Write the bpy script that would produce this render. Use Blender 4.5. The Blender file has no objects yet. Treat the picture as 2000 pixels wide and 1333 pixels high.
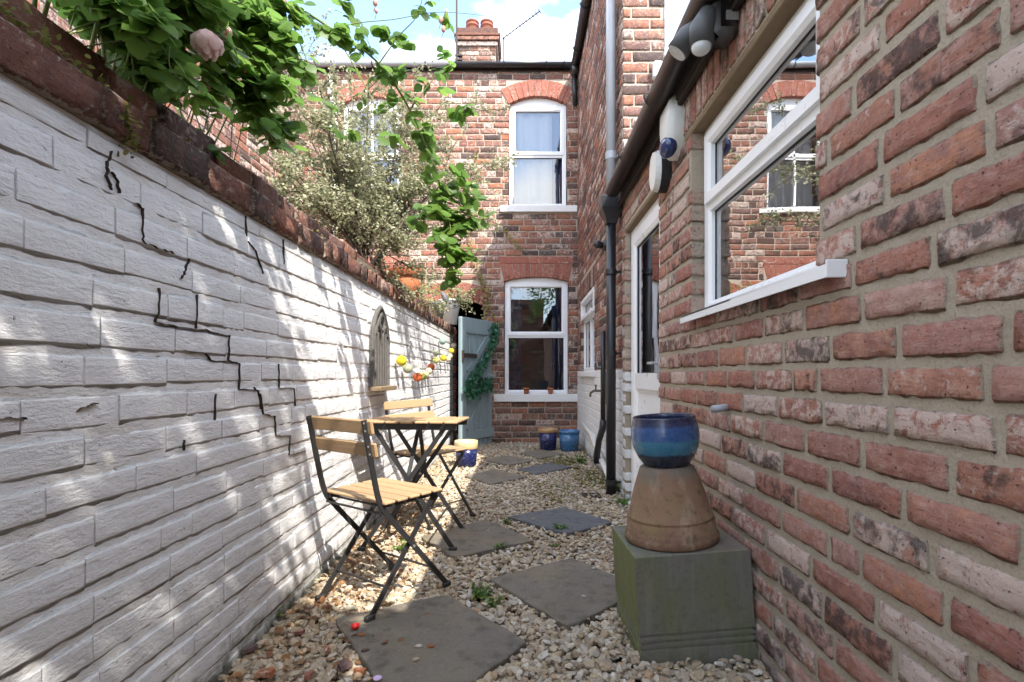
import bpy, math, random
import numpy as np
from mathutils import Vector, Matrix, Euler

random.seed(7)
rng = np.random.default_rng(11)
S = bpy.context.scene
COL = S.collection
R = math.radians

# ------------------------------------------------------------------ camera
HC, FX, VX, VY = 0.96, 1000.0, 1019.0, 732.0      # eye height, focal length and vanishing point in photo pixels
cd = bpy.data.cameras.new('camera')
cam = bpy.data.objects.new('camera', cd)
COL.objects.link(cam)
cam.location = (0, 0, HC)
cam.rotation_euler = (R(90), 0, 0)
cd.sensor_width = 36
cd.lens = 18.0
cd.shift_x = -19 / 2000
cd.shift_y = 65.5 / 2000
cd.clip_start = 0.05
cd.clip_end = 500
S.camera = cam

# ------------------------------------------------------------------ world, sun, exposure
SUN_D = Vector((-1.0, 1.6, -2.15)).normalized()     # direction the light travels
elev = math.asin(-SUN_D.z)
w = bpy.data.worlds.new('World'); S.world = w; w.use_nodes = True
nt = w.node_tree; nt.nodes.clear()
wo = nt.nodes.new('ShaderNodeOutputWorld'); bg = nt.nodes.new('ShaderNodeBackground')
sky = nt.nodes.new('ShaderNodeTexSky'); sky.sky_type = 'NISHITA'; sky.sun_disc = False
sky.sun_elevation = elev
sky.sun_rotation = math.atan2(-SUN_D.x, -SUN_D.y)
sky.air_density = 1.0; sky.dust_density = 0.7; sky.ozone_density = 1.2
tc = nt.nodes.new('ShaderNodeTexCoord')
mp = nt.nodes.new('ShaderNodeMapping'); mp.inputs['Scale'].default_value = (1.0, 1.0, 2.6); mp.inputs['Location'].default_value = (0.35, 0.1, 0.2)
cn = nt.nodes.new('ShaderNodeTexNoise'); cn.inputs['Scale'].default_value = 2.6; cn.inputs['Detail'].default_value = 8; cn.inputs['Roughness'].default_value = 0.55
cr = nt.nodes.new('ShaderNodeValToRGB'); cr.color_ramp.elements[0].position = 0.43; cr.color_ramp.elements[1].position = 0.62
mx = nt.nodes.new('ShaderNodeMix'); mx.data_type = 'RGBA'
mx.inputs[7].default_value = (6.8, 6.9, 7.05, 1)
nt.links.new(tc.outputs['Generated'], mp.inputs['Vector']); nt.links.new(mp.outputs[0], cn.inputs['Vector'])
nt.links.new(cn.outputs['Fac'], cr.inputs['Fac']); nt.links.new(cr.outputs['Color'], mx.inputs[0])
nt.links.new(sky.outputs[0], mx.inputs[6]); nt.links.new(mx.outputs[2], bg.inputs['Color'])
bg.inputs['Strength'].default_value = 0.15
nt.links.new(bg.outputs[0], wo.inputs['Surface'])

sl = bpy.data.lights.new('sun', 'SUN'); sl.energy = 2.15; sl.angle = R(0.53); sl.color = (1.0, 0.95, 0.87)
so = bpy.data.objects.new('sun', sl); COL.objects.link(so)
so.rotation_euler = SUN_D.to_track_quat('-Z', 'Y').to_euler()
so.location = (6, -8, 14)

S.view_settings.view_transform = 'Standard'; S.view_settings.look = 'None'
S.view_settings.gamma = 1.0; S.view_settings.use_curve_mapping = False
S.view_settings.exposure = 2.3
S.render.engine = 'CYCLES'
S.cycles.use_denoising = True
S.cycles.max_bounces = 8; S.cycles.diffuse_bounces = 4; S.cycles.transparent_max_bounces = 16

# ------------------------------------------------------------------ pixel helpers
def P(px, py, Y):
    return Vector(((px - VX) / FX * Y, Y, HC - (py - VY) / FX * Y))
def G(px, py, z=0.0):
    Y = (HC - z) * FX / (py - VY)
    return Vector(((px - VX) / FX * Y, Y, z))
def PW(px, py, X):           # point on a wall plane x = X
    Y = X * FX / (px - VX)
    return Vector((X, Y, HC - (py - VY) / FX * Y))
def project(p):
    if p[1] < 0.15: return None
    return (VX + p[0] / p[1] * FX, VY - (p[2] - HC) / p[1] * FX)

# ------------------------------------------------------------------ object helpers
def link(o, parent=None):
    COL.objects.link(o)
    if parent is not None: o.parent = parent
    return o
def mesh_obj(name, verts, faces, mat, parent=None, smooth=False):
    m = bpy.data.meshes.new(name)
    m.from_pydata([tuple(v) for v in verts], [], faces)
    if smooth: m.polygons.foreach_set('use_smooth', [True] * len(m.polygons))
    m.update()
    if mat: m.materials.append(mat)
    o = bpy.data.objects.new(name, m)
    return link(o, parent)
def thing(name, label, cat, loc=(0, 0, 0), rotz=0, group=None):
    o = bpy.data.objects.new(name, None); COL.objects.link(o)
    o.empty_display_size = 0.1
    o.location = loc; o.rotation_euler = (0, 0, rotz)
    o['label'] = label; o['category'] = cat
    if group: o['group'] = group
    return o
def tag(o, label, cat, group=None):
    o['label'] = label; o['category'] = cat
    if group: o['group'] = group
    return o

class MB:
    def __init__(s): s.v = []; s.f = []
    def add(s, vs, fs):
        b = len(s.v); s.v += [tuple(v) for v in vs]; s.f += [tuple(i + b for i in f) for f in fs]; return s
    def box(s, x0, x1, y0, y1, z0, z1):
        return s.add([(x0,y0,z0),(x1,y0,z0),(x1,y1,z0),(x0,y1,z0),(x0,y0,z1),(x1,y0,z1),(x1,y1,z1),(x0,y1,z1)],
                     [(0,3,2,1),(4,5,6,7),(0,1,5,4),(1,2,6,5),(2,3,7,6),(3,0,4,7)])
    def bbox(s, x0, x1, y0, y1, z0, z1, b):      # box with chamfered edges
        vs = []; idx = {}
        for ix, (xa, xs) in enumerate(((x0, 1), (x1, -1))):
            for iy, (ya, ys) in enumerate(((y0, 1), (y1, -1))):
                for iz, (za, zs) in enumerate(((z0, 1), (z1, -1))):
                    for k in range(3):
                        p = [xa + xs * b, ya + ys * b, za + zs * b]
                        p[k] = (xa, ya, za)[k]
                        idx[(ix, iy, iz, k)] = len(vs); vs.append(p)
        fs = []
        for k in range(3):
            o = [q for q in range(3) if q != k]
            for e in range(2):
                l = []
                for (a, c) in ((0, 0), (1, 0), (1, 1), (0, 1)):
                    t = [0, 0, 0]; t[k] = e; t[o[0]] = a; t[o[1]] = c
                    l.append(idx[(*t, k)])
                fs.append(l)
        for k in range(3):                            # edges along axis k
            o = [q for q in range(3) if q != k]
            for a in range(2):
                for c in range(2):
                    t0 = [0, 0, 0]; t1 = [0, 0, 0]
                    for t, e in ((t0, 0), (t1, 1)):
                        t[k] = e; t[o[0]] = a; t[o[1]] = c
                    fs.append([idx[(*t0, o[0])], idx[(*t1, o[0])], idx[(*t1, o[1])], idx[(*t0, o[1])]])
        for ix in range(2):
            for iy in range(2):
                for iz in range(2):
                    fs.append([idx[(ix, iy, iz, k)] for k in range(3)])
        return s.add(vs, fs)
    def tube(s, pts, r, n=8, cap=True):
        pts = [Vector(p) for p in pts]; m = len(pts)
        rs = r if hasattr(r, '__len__') else [r] * m
        vs = []; ref = None
        for i, p in enumerate(pts):
            d = (pts[min(i + 1, m - 1)] - pts[max(i - 1, 0)])
            d = d.normalized() if d.length > 1e-9 else Vector((0, 0, 1))
            if ref is None:
                ref = d.orthogonal().normalized()
            ref = (ref - d * ref.dot(d))
            ref = ref.normalized() if ref.length > 1e-6 else d.orthogonal().normalized()
            c = d.cross(ref)
            for k in range(n):
                a = 2 * math.pi * k / n
                vs.append(p + (ref * math.cos(a) + c * math.sin(a)) * rs[i])
        fs = []
        for i in range(m - 1):
            for k in range(n):
                fs.append((i*n+k, i*n+(k+1) % n, (i+1)*n+(k+1) % n, (i+1)*n+k))
        if cap:
            fs.append(tuple(reversed(range(n)))); fs.append(tuple((m-1)*n+k for k in range(n)))
        return s.add(vs, fs)
    def bar(s, p, q, w, t, side=(1, 0, 0)):        # flat bar p-q: t along side, w across
        p, q = Vector(p), Vector(q); d = (q - p).normalized()
        sd = Vector(side); sd = (sd - d * sd.dot(d)).normalized(); u = d.cross(sd)
        vs = []
        for e in (p, q):
            for a, c in ((-1, -1), (1, -1), (1, 1), (-1, 1)):
                vs.append(e + sd * a * t / 2 + u * c * w / 2)
        return s.add(vs, [(3,2,1,0),(4,5,6,7),(0,1,5,4),(1,2,6,5),(2,3,7,6),(3,0,4,7)])
    def lathe(s, prof, n=32, c=(0, 0, 0), wob=0.0):
        vs = []; m = len(prof)
        for i, (r, z) in enumerate(prof):
            for k in range(n):
                a = 2 * math.pi * k / n
                vs.append((c[0] + r * math.cos(a), c[1] + r * math.sin(a), c[2] + z))
        fs = []
        for i in range(m - 1):
            for k in range(n):
                fs.append((i*n+k, i*n+(k+1) % n, (i+1)*n+(k+1) % n, (i+1)*n+k))
        if prof[0][0] > 1e-6: fs.append(tuple(reversed(range(n))))
        if prof[-1][0] > 1e-6: fs.append(tuple((m-1)*n+k for k in range(n)))
        return s.add(vs, fs)
    def prism(s, poly, y0, y1):                       # polygon in x,z extruded along y
        n = len(poly)
        vs = [(x, y0, z) for x, z in poly] + [(x, y1, z) for x, z in poly]
        fs = [tuple(range(n)), tuple(reversed(range(n, 2*n)))]
        fs += [(i, i + n, (i+1) % n + n, (i+1) % n) for i in range(n)]
        return s.add(vs, fs)
    def ring(s, x0, x1, z0, z1, prof):                # profile (inset, y) swept round a rectangle
        vs = []; m = len(prof)
        for (a, y) in prof:
            vs += [(x0+a, y, z0+a), (x1-a, y, z0+a), (x1-a, y, z1-a), (x0+a, y, z1-a)]
        fs = []
        for i in range(m):
            j = (i + 1) % m
            for k in range(4):
                l = (k + 1) % 4
                fs.append((i*4+k, i*4+l, j*4+l, j*4+k))
        return s.add(vs, fs)
    def ico(s, c, r, sub=1, sc=(1, 1, 1)):
        V, F = ICO[sub]
        return s.add([(c[0]+v[0]*r*sc[0], c[1]+v[1]*r*sc[1], c[2]+v[2]*r*sc[2]) for v in V], F)
    def build(s, name, mat, parent=None, smooth=False):
        return mesh_obj(name, s.v, s.f, mat, parent, smooth)

def make_ico(sub):
    t = (1 + 5 ** .5) / 2
    V = [Vector(v).normalized() for v in [(-1,t,0),(1,t,0),(-1,-t,0),(1,-t,0),(0,-1,t),(0,1,t),(0,-1,-t),(0,1,-t),(t,0,-1),(t,0,1),(-t,0,-1),(-t,0,1)]]
    F = [(0,11,5),(0,5,1),(0,1,7),(0,7,10),(0,10,11),(1,5,9),(5,11,4),(11,10,2),(10,7,6),(7,1,8),(3,9,4),(3,4,2),(3,2,6),(3,6,8),(3,8,9),(4,9,5),(2,4,11),(6,2,10),(8,6,7),(9,8,1)]
    for _ in range(sub):
        cache = {}; NF = []
        def mid(a, b):
            k = (min(a, b), max(a, b))
            if k not in cache:
                cache[k] = len(V); V.append(((V[a] + V[b]) / 2).normalized())
            return cache[k]
        for a, b, c in F:
            ab, bc, ca = mid(a, b), mid(b, c), mid(c, a)
            NF += [(a, ab, ca), (b, bc, ab), (c, ca, bc), (ab, bc, ca)]
        F = NF
    return [tuple(v) for v in V], F
ICO = {k: make_ico(k) for k in range(4)}

def spline(pts, n=8):
    pts = [Vector(p) for p in pts]; out = []
    for i in range(len(pts) - 1):
        p0 = pts[max(i-1, 0)]; p1 = pts[i]; p2 = pts[i+1]; p3 = pts[min(i+2, len(pts)-1)]
        for k in range(n):
            t = k / n
            out.append(0.5 * ((2*p1) + (p2-p0)*t + (2*p0-5*p1+4*p2-p3)*t*t + (-p0+3*p1-3*p2+p3)*t**3))
    out.append(pts[-1]); return out

# ------------------------------------------------------------------ materials
class NT:
    def __init__(s, name):
        s.m = bpy.data.materials.new(name); s.m.use_nodes = True
        s.t = s.m.node_tree; s.t.nodes.clear()
        s.out = s.t.nodes.new('ShaderNodeOutputMaterial')
    def n(s, typ, **kw):
        nd = s.t.nodes.new(typ)
        for k, v in kw.items(): setattr(nd, k, v)
        return nd
    def l(s, a, b): s.t.links.new(a, b)
    def val(s, sock, v):
        if isinstance(v, bpy.types.NodeSocket): s.l(v, sock)
        else: sock.default_value = v
    def noise(s, vec, scale, detail=4, rough=0.55, dist=0.0):
        nd = s.n('ShaderNodeTexNoise'); s.l(vec, nd.inputs['Vector'])
        nd.inputs['Scale'].default_value = scale; nd.inputs['Detail'].default_value = detail
        nd.inputs['Roughness'].default_value = rough; nd.inputs['Distortion'].default_value = dist
        return nd.outputs['Fac']
    def voro(s, vec, scale):
        nd = s.n('ShaderNodeTexVoronoi'); s.l(vec, nd.inputs['Vector']); nd.inputs['Scale'].default_value = scale
        return nd.outputs['Distance']
    def math(s, op, a, b=0.0, clamp=False):
        nd = s.n('ShaderNodeMath', operation=op, use_clamp=clamp)
        s.val(nd.inputs[0], a); s.val(nd.inputs[1], b); return nd.outputs[0]
    def ramp(s, fac, stops, interp='LINEAR'):
        nd = s.n('ShaderNodeValToRGB'); cr = nd.color_ramp; cr.interpolation = interp
        while len(cr.elements) < len(stops): cr.elements.new(0.5)
        for e, (p, c) in zip(cr.elements, stops):
            e.position = p; e.color = (*c, 1) if len(c) == 3 else c
        s.l(fac, nd.inputs['Fac']); return nd.outputs['Color']
    def step(s, fac, a, b):
        nd = s.n('ShaderNodeMapRange', clamp=True); s.val(nd.inputs['Value'], fac)
        nd.inputs['From Min'].default_value = a; nd.inputs['From Max'].default_value = b
        return nd.outputs['Result']
    def mix(s, f, a, b, typ='MIX'):
        nd = s.n('ShaderNodeMix', data_type='RGBA', blend_type=typ)
        s.val(nd.inputs[0], f)
        for sk, v in ((nd.inputs[6], a), (nd.inputs[7], b)):
            if isinstance(v, bpy.types.NodeSocket): s.l(v, sk)
            else: sk.default_value = (*v, 1)
        return nd.outputs[2]
    def pos(s):
        return s.n('ShaderNodeNewGeometry').outputs['Position']
    def sepz(s, v):
        nd = s.n('ShaderNodeSeparateXYZ'); s.l(v, nd.inputs[0]); return nd.outputs
    def stretch(s, vec, sc):
        nd = s.n('ShaderNodeMapping'); s.l(vec, nd.inputs['Vector']); nd.inputs['Scale'].default_value = sc; return nd.outputs[0]
    def rnd(s, k=1.0, off=0.0):
        a = s.n('ShaderNodeObjectInfo').outputs['Random']; b = s.n('ShaderNodeNewGeometry').outputs['Random Per Island']
        x = s.math('ADD', a, b); x = s.math('MULTIPLY', x, k); x = s.math('ADD', x, off)
        return s.math('FRACT', x)
    def bump(s, h, dist, strength=1.0, prev=None):
        nd = s.n('ShaderNodeBump'); s.l(h, nd.inputs['Height']); nd.inputs['Distance'].default_value = dist
        nd.inputs['Strength'].default_value = strength
        if prev is not None: s.l(prev, nd.inputs['Normal'])
        return nd.outputs[0]
    def bsdf(s, color, rough=0.8, bump=None, metal=0.0, spec=0.3, coat=0.0):
        b = s.n('ShaderNodeBsdfPrincipled')
        if isinstance(color, bpy.types.NodeSocket): s.l(color, b.inputs['Base Color'])
        else: b.inputs['Base Color'].default_value = (*color, 1)
        s.val(b.inputs['Roughness'], rough); b.inputs['Metallic'].default_value = metal
        b.inputs['Specular IOR Level'].default_value = spec; b.inputs['Coat Weight'].default_value = coat
        if bump is not None: s.l(bump, b.inputs['Normal'])
        s.l(b.outputs[0], s.out.inputs['Surface']); return b

def brick_mat(name, stops, lime=0.45, limec=(0.56, 0.47, 0.40), soot=0.35, pit=1.0, bd=0.006, white_base=False, smear=(0.36, 0.305, 0.235), gain=1.0):
    t = NT(name); p = t.pos(); r = t.rnd(); r2 = t.rnd(7.31, 0.13); r3 = t.rnd(13.7, 0.41); r4 = t.rnd(23.3, 0.77)
    stops = [(q, tuple(min(1, x * gain) for x in cc)) for q, cc in stops]
    base = t.ramp(r, stops)
    var = t.ramp(r2, stops)
    n1 = t.noise(p, 17, 6, 0.65, 0.5)
    c = t.mix(t.step(n1, 0.44, 0.60), base, var)
    n0 = t.noise(t.stretch(p, (1, 1, 2.2)), 33, 6, 0.7, 0.4)
    c = t.mix(t.math('MULTIPLY', t.step(n0, 0.50, 0.68), 0.6), c, t.mix(0.55, c, limec))
    n2 = t.noise(p, 45, 6, 0.62)
    c = t.mix(t.math('MULTIPLY', t.step(n2, 0.35, 0.75), 0.55), c, t.mix(1.0, c, (0.55, 0.45, 0.42), 'MULTIPLY'))
    # lime and weathered pale skin
    n3 = t.noise(p, 30, 8, 0.72, 0.6)
    thr = t.math('ADD', n3, t.math('MULTIPLY', t.math('SUBTRACT', r3, 0.5), 0.42 * lime / 0.45))
    c = t.mix(t.math('MULTIPLY', t.step(thr, 0.56, 0.66), 0.75), c, limec)
    # soot and dark faces
    n4 = t.noise(p, 20, 7, 0.68, 0.4)
    thr = t.math('ADD', n4, t.math('MULTIPLY', t.math('SUBTRACT', r4, 0.62), 0.5 * soot / 0.35))
    c = t.mix(t.math('MULTIPLY', t.step(thr, 0.58, 0.72), 0.8), c, (0.055, 0.045, 0.042))
    # pits
    n5 = t.noise(p, 130, 3, 0.6)
    pits = t.math('MAXIMUM', t.step(n5, 0.64, 0.69), t.step(t.noise(t.stretch(p, (1, 1, 1.6)), 62, 5, 0.7, 0.5), 0.66, 0.70))
    c = t.mix(t.math('MULTIPLY', pits, 0.75 * pit), c, (0.05, 0.035, 0.03))
    if white_base:
        z = t.sepz(p)[2]
        nb = t.noise(p, 9, 6, 0.65)
        k = t.math('ADD', t.math('MULTIPLY', z, -1.4), nb)
        c = t.mix(t.math('MULTIPLY', t.step(k, 0.32, 0.52), 0.6), c, (0.62, 0.58, 0.54))
        k2 = t.math('ADD', t.math('MULTIPLY', z, -2.6), t.noise(p, 12, 5, 0.6))
        c = t.mix(t.math('MULTIPLY', t.step(k2, 0.30, 0.55), 0.75), c, (0.06, 0.05, 0.042))
    ea = t.n('ShaderNodeAttribute', attribute_name='edge').outputs['Fac']
    ke = t.math('ADD', t.math('MULTIPLY', ea, 0.30), t.noise(p, 55, 6, 0.7))
    c = t.mix(t.math('MULTIPLY', t.step(ke, 0.70, 0.80), 0.85), c, smear)
    h = t.math('ADD', t.math('MULTIPLY', t.noise(p, 38, 8, 0.7), 1.0), t.math('MULTIPLY', pits, -0.5))
    st = t.noise(t.stretch(p, (9, 9, 60)), 4, 5, 0.6)
    h = t.math('ADD', h, t.math('MULTIPLY', st, 0.35))
    b = t.bump(h, bd)
    t.bsdf(c, 0.88, b, spec=0.2)
    return t.m

def mortar_mat(name, col, dark, bd=0.004):
    t = NT(name); p = t.pos()
    c = t.mix(t.noise(p, 9, 5, 0.6), dark, col)
    c = t.mix(t.math('MULTIPLY', t.step(t.noise(p, 150, 3, 0.6), 0.5, 0.72), 0.4), c, (0.14, 0.12, 0.10))
    h = t.math('ADD', t.noise(p, 90, 6, 0.7), t.math('MULTIPLY', t.noise(p, 18, 4), 1.5))
    t.bsdf(c, 0.95, t.bump(h, bd), spec=0.1)
    return t.m

NEAR_STOPS = [(0.0, (0.33, 0.145, 0.105)), (0.13, (0.40, 0.185, 0.13)), (0.26, (0.29, 0.135, 0.11)), (0.38, (0.43, 0.25, 0.205)), (0.5, (0.36, 0.155, 0.115)),
              (0.6, (0.245, 0.125, 0.11)), (0.7, (0.44, 0.20, 0.12)), (0.8, (0.45, 0.29, 0.24)), (0.9, (0.34, 0.165, 0.135)), (1.0, (0.40, 0.22, 0.17))]
FAR_STOPS = [(0.0, (0.25, 0.095, 0.065)), (0.15, (0.165, 0.085, 0.07)), (0.3, (0.36, 0.145, 0.08)), (0.42, (0.135, 0.08, 0.07)), (0.55, (0.29, 0.155, 0.115)),
             (0.68, (0.37, 0.135, 0.07)), (0.8, (0.20, 0.11, 0.09)), (0.9, (0.12, 0.075, 0.068)), (1.0, (0.29, 0.125, 0.085))]
M = {}
M['brick_near'] = brick_mat('weathered_red_brick', NEAR_STOPS, lime=0.55, limec=(0.62, 0.51, 0.44), white_base=True, bd=0.012, gain=1.14)
M['brick_far'] = brick_mat('handmade_brick', FAR_STOPS, lime=0.34, soot=0.62, pit=0.6, smear=(0.50, 0.42, 0.34))
M['brick_red'] = brick_mat('rubbed_red_brick', [(0, (0.30, 0.095, 0.065)), (0.5, (0.36, 0.13, 0.085)), (1, (0.26, 0.085, 0.06))], lime=0.12, soot=0.1, pit=0.4, bd=0.003)
M['brick_coping'] = brick_mat('dark_coping_brick', [(0, (0.115, 0.06, 0.05)), (0.3, (0.19, 0.08, 0.055)), (0.55, (0.09, 0.055, 0.05)), (0.8, (0.25, 0.10, 0.06)), (1, (0.14, 0.07, 0.055))], lime=0.2, limec=(0.34, 0.26, 0.21), soot=0.5, bd=0.012)
M['mortar_near'] = mortar_mat('grey_mortar', (0.45, 0.385, 0.30), (0.335, 0.28, 0.21), 0.006)
M['mortar_far'] = mortar_mat('lime_mortar', (0.50, 0.42, 0.34), (0.33, 0.27, 0.215))
M['mortar_dark'] = mortar_mat('mossy_mortar', (0.20, 0.17, 0.12), (0.11, 0.10, 0.06))

def white_paint_mat(name, stain=(0.46, 0.38, 0.30), joint=False):
    t = NT(name); p = t.pos()
    n1 = t.noise(p, 5, 6, 0.65)
    c = t.mix(n1, (0.66, 0.65, 0.645), (0.76, 0.755, 0.75))
    n2 = t.noise(t.stretch(p, (1, 0.45, 1.5)), 32, 8, 0.75, 0.5)
    c = t.mix(t.math('MULTIPLY', t.step(n2, 0.60, 0.72), 0.42), c, stain)
    n3 = t.noise(t.stretch(p, (1, 0.6, 1.2)), 46, 4, 0.6, 1.2)
    chips = t.math('MAXIMUM', t.step(n3, 0.70, 0.725), t.step(t.noise(t.stretch(p, (1, 0.5, 1.3)), 120, 4, 0.65, 0.6), 0.715, 0.74))
    c = t.mix(t.math('MULTIPLY', chips, 0.8), c, (0.13, 0.095, 0.075))
    z = t.sepz(p)[2]
    k = t.math('ADD', t.math('MULTIPLY', z, -3.2), t.math('MULTIPLY', t.noise(p, 14, 6, 0.65), 1.1))
    c = t.mix(t.math('MULTIPLY', t.step(k, 0.28, 0.60), 0.85), c, (0.07, 0.075, 0.035))
    k = t.math('ADD', t.math('MULTIPLY', z, 7.0), t.noise(p, 8, 5))
    c = t.mix(t.math('MULTIPLY', t.step(k, 10.6, 11.2), 0.45), c, (0.40, 0.34, 0.25))
    if joint:
        c = t.mix(t.math('MULTIPLY', t.step(t.noise(p, 7, 5, 0.6), 0.40, 0.68), 0.4), c, (0.52, 0.45, 0.37))
    h = t.math('ADD', t.noise(t.stretch(p, (1, 0.55, 1.3)), 24, 9, 0.72, 0.15), t.math('MULTIPLY', t.noise(p, 8, 5, 0.6), 1.1))
    h = t.math('ADD', h, t.math('MULTIPLY', t.noise(t.stretch(p, (1, 0.5, 1.6)), 75, 6, 0.7), 0.45))
    h = t.math('SUBTRACT', h, t.math('MULTIPLY', chips, 0.5))
    t.bsdf(c, 0.62, t.bump(h, 0.0085), spec=0.25)
    return t.m
M['white_brick'] = white_paint_mat('white_painted_brick')
M['white_joint'] = white_paint_mat('white_painted_joint', joint=True)

def plain(name, col, rough=0.5, spec=0.4, var=0.12, scale=20, bd=0.0, metal=0.0, coat=0.0):
    t = NT(name); p = t.pos(); n = t.noise(p, scale, 5, 0.6)
    c = t.mix(n, tuple(x * (1 - var) for x in col), tuple(min(1, x * (1 + var)) for x in col))
    b = t.bump(t.noise(p, scale * 4, 4), bd) if bd else None
    r = t.math('ADD', t.math('MULTIPLY', n, 0.2), rough - 0.1)
    t.bsdf(c, r, b, metal, spec, coat); return t.m
M['upvc'] = plain('white_upvc', (0.80, 0.80, 0.80), 0.30, 0.5, 0.008, 6)
M['gasket'] = plain('black_gasket', (0.012, 0.012, 0.013), 0.6)
M['sill_paint'] = plain('white_sill_paint', (0.72, 0.71, 0.69), 0.6, 0.3, 0.08, 12, 0.003)
M['black_plastic'] = plain('black_plastic', (0.018, 0.018, 0.02), 0.35, 0.5, 0.3, 9)
M['brown_gutter'] = plain('brown_gutter', (0.030, 0.021, 0.017), 0.33, 0.5, 0.35, 14)
M['fascia'] = plain('dark_fascia', (0.030, 0.022, 0.017), 0.7, 0.3, 0.4, 14, 0.002)
M['grey_pipe'] = plain('grey_pipe', (0.34, 0.35, 0.37), 0.4, 0.5, 0.12, 8)
M['white_pipe'] = plain('white_pipe', (0.66, 0.64, 0.60), 0.45, 0.4, 0.12, 15)
M['steel'] = plain('black_powder_steel', (0.020, 0.020, 0.021), 0.42, 0.5, 0.2, 40)
M['bolt'] = plain('zinc_bolt', (0.55, 0.54, 0.52), 0.35, 0.5, 0.1, 40, 0, 0.8)
M['lintel'] = plain('weathered_timber_lintel', (0.20, 0.145, 0.09), 0.85, 0.2, 0.3, 25, 0.004)
M['alarm'] = plain('cream_plastic', (0.66, 0.655, 0.61), 0.35, 0.5, 0.04, 8)
M['alarm_back'] = plain('dark_backplate', (0.02, 0.02, 0.02), 0.6)
M['lens_blue'] = plain('blue_lens', (0.012, 0.03, 0.11), 0.12, 0.7, 0.2, 30)
M['lens_clear'] = plain('milky_lens', (0.62, 0.63, 0.62), 0.25, 0.5, 0.05)
M['lamp_grey'] = plain('faded_black_plastic', (0.075, 0.075, 0.075), 0.5, 0.4, 0.35, 18)
M['sticker'] = plain('rating_sticker', (0.22, 0.21, 0.20), 0.5, 0.3, 0.4, 160)
M['brass'] = plain('dull_brass', (0.12, 0.10, 0.07), 0.5, 0.5, 0.3, 40, 0, 0.6)
M['meter'] = plain('brown_box', (0.06, 0.035, 0.028), 0.5)
M['cane'] = plain('rose_cane', (0.16, 0.19, 0.06), 0.6, 0.3, 0.35, 30)
M['twig'] = plain('brown_twig', (0.085, 0.062, 0.045), 0.85, 0.2, 0.35, 50)
M['dry_vine'] = plain('dry_vine', (0.30, 0.235, 0.145), 0.85, 0.2, 0.3, 50)
M['slate_roof'] = plain('slate_roof', (0.07, 0.072, 0.08), 0.7, 0.3, 0.3, 7, 0.004)
M['lead'] = plain('lead_flashing', (0.12, 0.125, 0.135), 0.6, 0.4, 0.2, 10)
M['interior'] = plain('interior_plaster', (0.30, 0.28, 0.25), 0.9, 0.1, 0.1, 3)
M['dark_passage'] = plain('darkened_passage', (0.012, 0.010, 0.009), 0.95, 0.1, 0.4, 8, 0.01)  # near-black colour puts the passage's darkness into its walls
M['curtain_blue'] = plain('navy_curtain', (0.075, 0.10, 0.21), 0.9, 0.1, 0.2, 15)
M['curtain_white'] = plain('sky_white_curtain', (0.80, 0.80, 0.82), 0.9, 0.1, 0.04, 10)  # white set to imitate a pale sky reflection in the upper window
M['render_white'] = plain('white_render', (0.78, 0.78, 0.775), 0.8, 0.2, 0.06, 14, 0.006)
M['cord'] = plain('cord', (0.20, 0.19, 0.16), 0.8)
M['petal'] = plain('pale_pink_petal', (0.80, 0.52, 0.47), 0.6, 0.2, 0.12, 40)
M['petal'] = None
M['bud'] = plain('pink_bud', (0.52, 0.25, 0.22), 0.6, 0.2, 0.25, 60)
M['red_petal'] = plain('red_plastic_petal', (0.75, 0.02, 0.02), 0.35, 0.5, 0.1, 60)
M['lilac_petal'] = plain('lilac_petal', (0.60, 0.45, 0.68), 0.5, 0.3, 0.1, 60)
M['crack'] = plain('crack_shadow_dirt', (0.06, 0.047, 0.036), 0.95, 0.05, 0.4, 60)
M['iron'] = plain('rusty_iron', (0.055, 0.042, 0.034), 0.75, 0.3, 0.4, 40, 0.002)

def glass_mat(name, tint, f0, extra=0.0):
    t = NT(name)
    lw = t.n('ShaderNodeFresnel'); lw.inputs['IOR'].default_value = f0
    fac = t.math('ADD', lw.outputs[0], extra, True)
    tr = t.n('ShaderNodeBsdfTransparent'); tr.inputs[0].default_value = (*tint, 1)
    g = t.n('ShaderNodeBsdfGlossy'); g.inputs['Roughness'].default_value = 0.0; g.inputs['Color'].default_value = (0.97, 0.98, 1.0, 1)
    p = t.pos(); b = t.bump(t.noise(p, 2.2, 1), 0.0012); t.l(b, g.inputs['Normal'])
    ms = t.n('ShaderNodeMixShader'); t.l(fac, ms.inputs[0]); t.l(tr.outputs[0], ms.inputs[1]); t.l(g.outputs[0], ms.inputs[2])
    t.l(ms.outputs[0], t.out.inputs['Surface']); return t.m
M['glass'] = glass_mat('window_glass', (0.72, 0.76, 0.76), 3.0, 0.22)
M['glass_front'] = glass_mat('front_glass', (0.75, 0.78, 0.78), 2.1)

def wood_mat(name, a, b, axis):
    t = NT(name); tcn = t.n('ShaderNodeTexCoord'); v = tcn.outputs['Object']
    sc = [60, 60, 60]; sc[axis] = 4
    r = t.rnd(3.1)
    off = t.n('ShaderNodeVectorMath', operation='ADD'); t.l(v, off.inputs[0])
    cx = t.n('ShaderNodeCombineXYZ'); t.l(t.math('MULTIPLY', r, 9), cx.inputs[0]); t.l(t.math('MULTIPLY', r, 5), cx.inputs[1]); t.l(cx.outputs[0], off.inputs[1])
    g = t.noise(t.stretch(off.outputs[0], tuple(sc)), 1.0, 6, 0.65, 0.8)
    c = t.mix(g, a, b)
    c = t.mix(t.math('MULTIPLY', r, 0.35), c, tuple(x * 0.72 for x in a))
    t.bsdf(c, 0.55, t.bump(g, 0.0015), spec=0.3); return t.m
M['slat'] = wood_mat('acacia_slat', (0.29, 0.18, 0.095), (0.50, 0.345, 0.195), 0)
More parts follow.
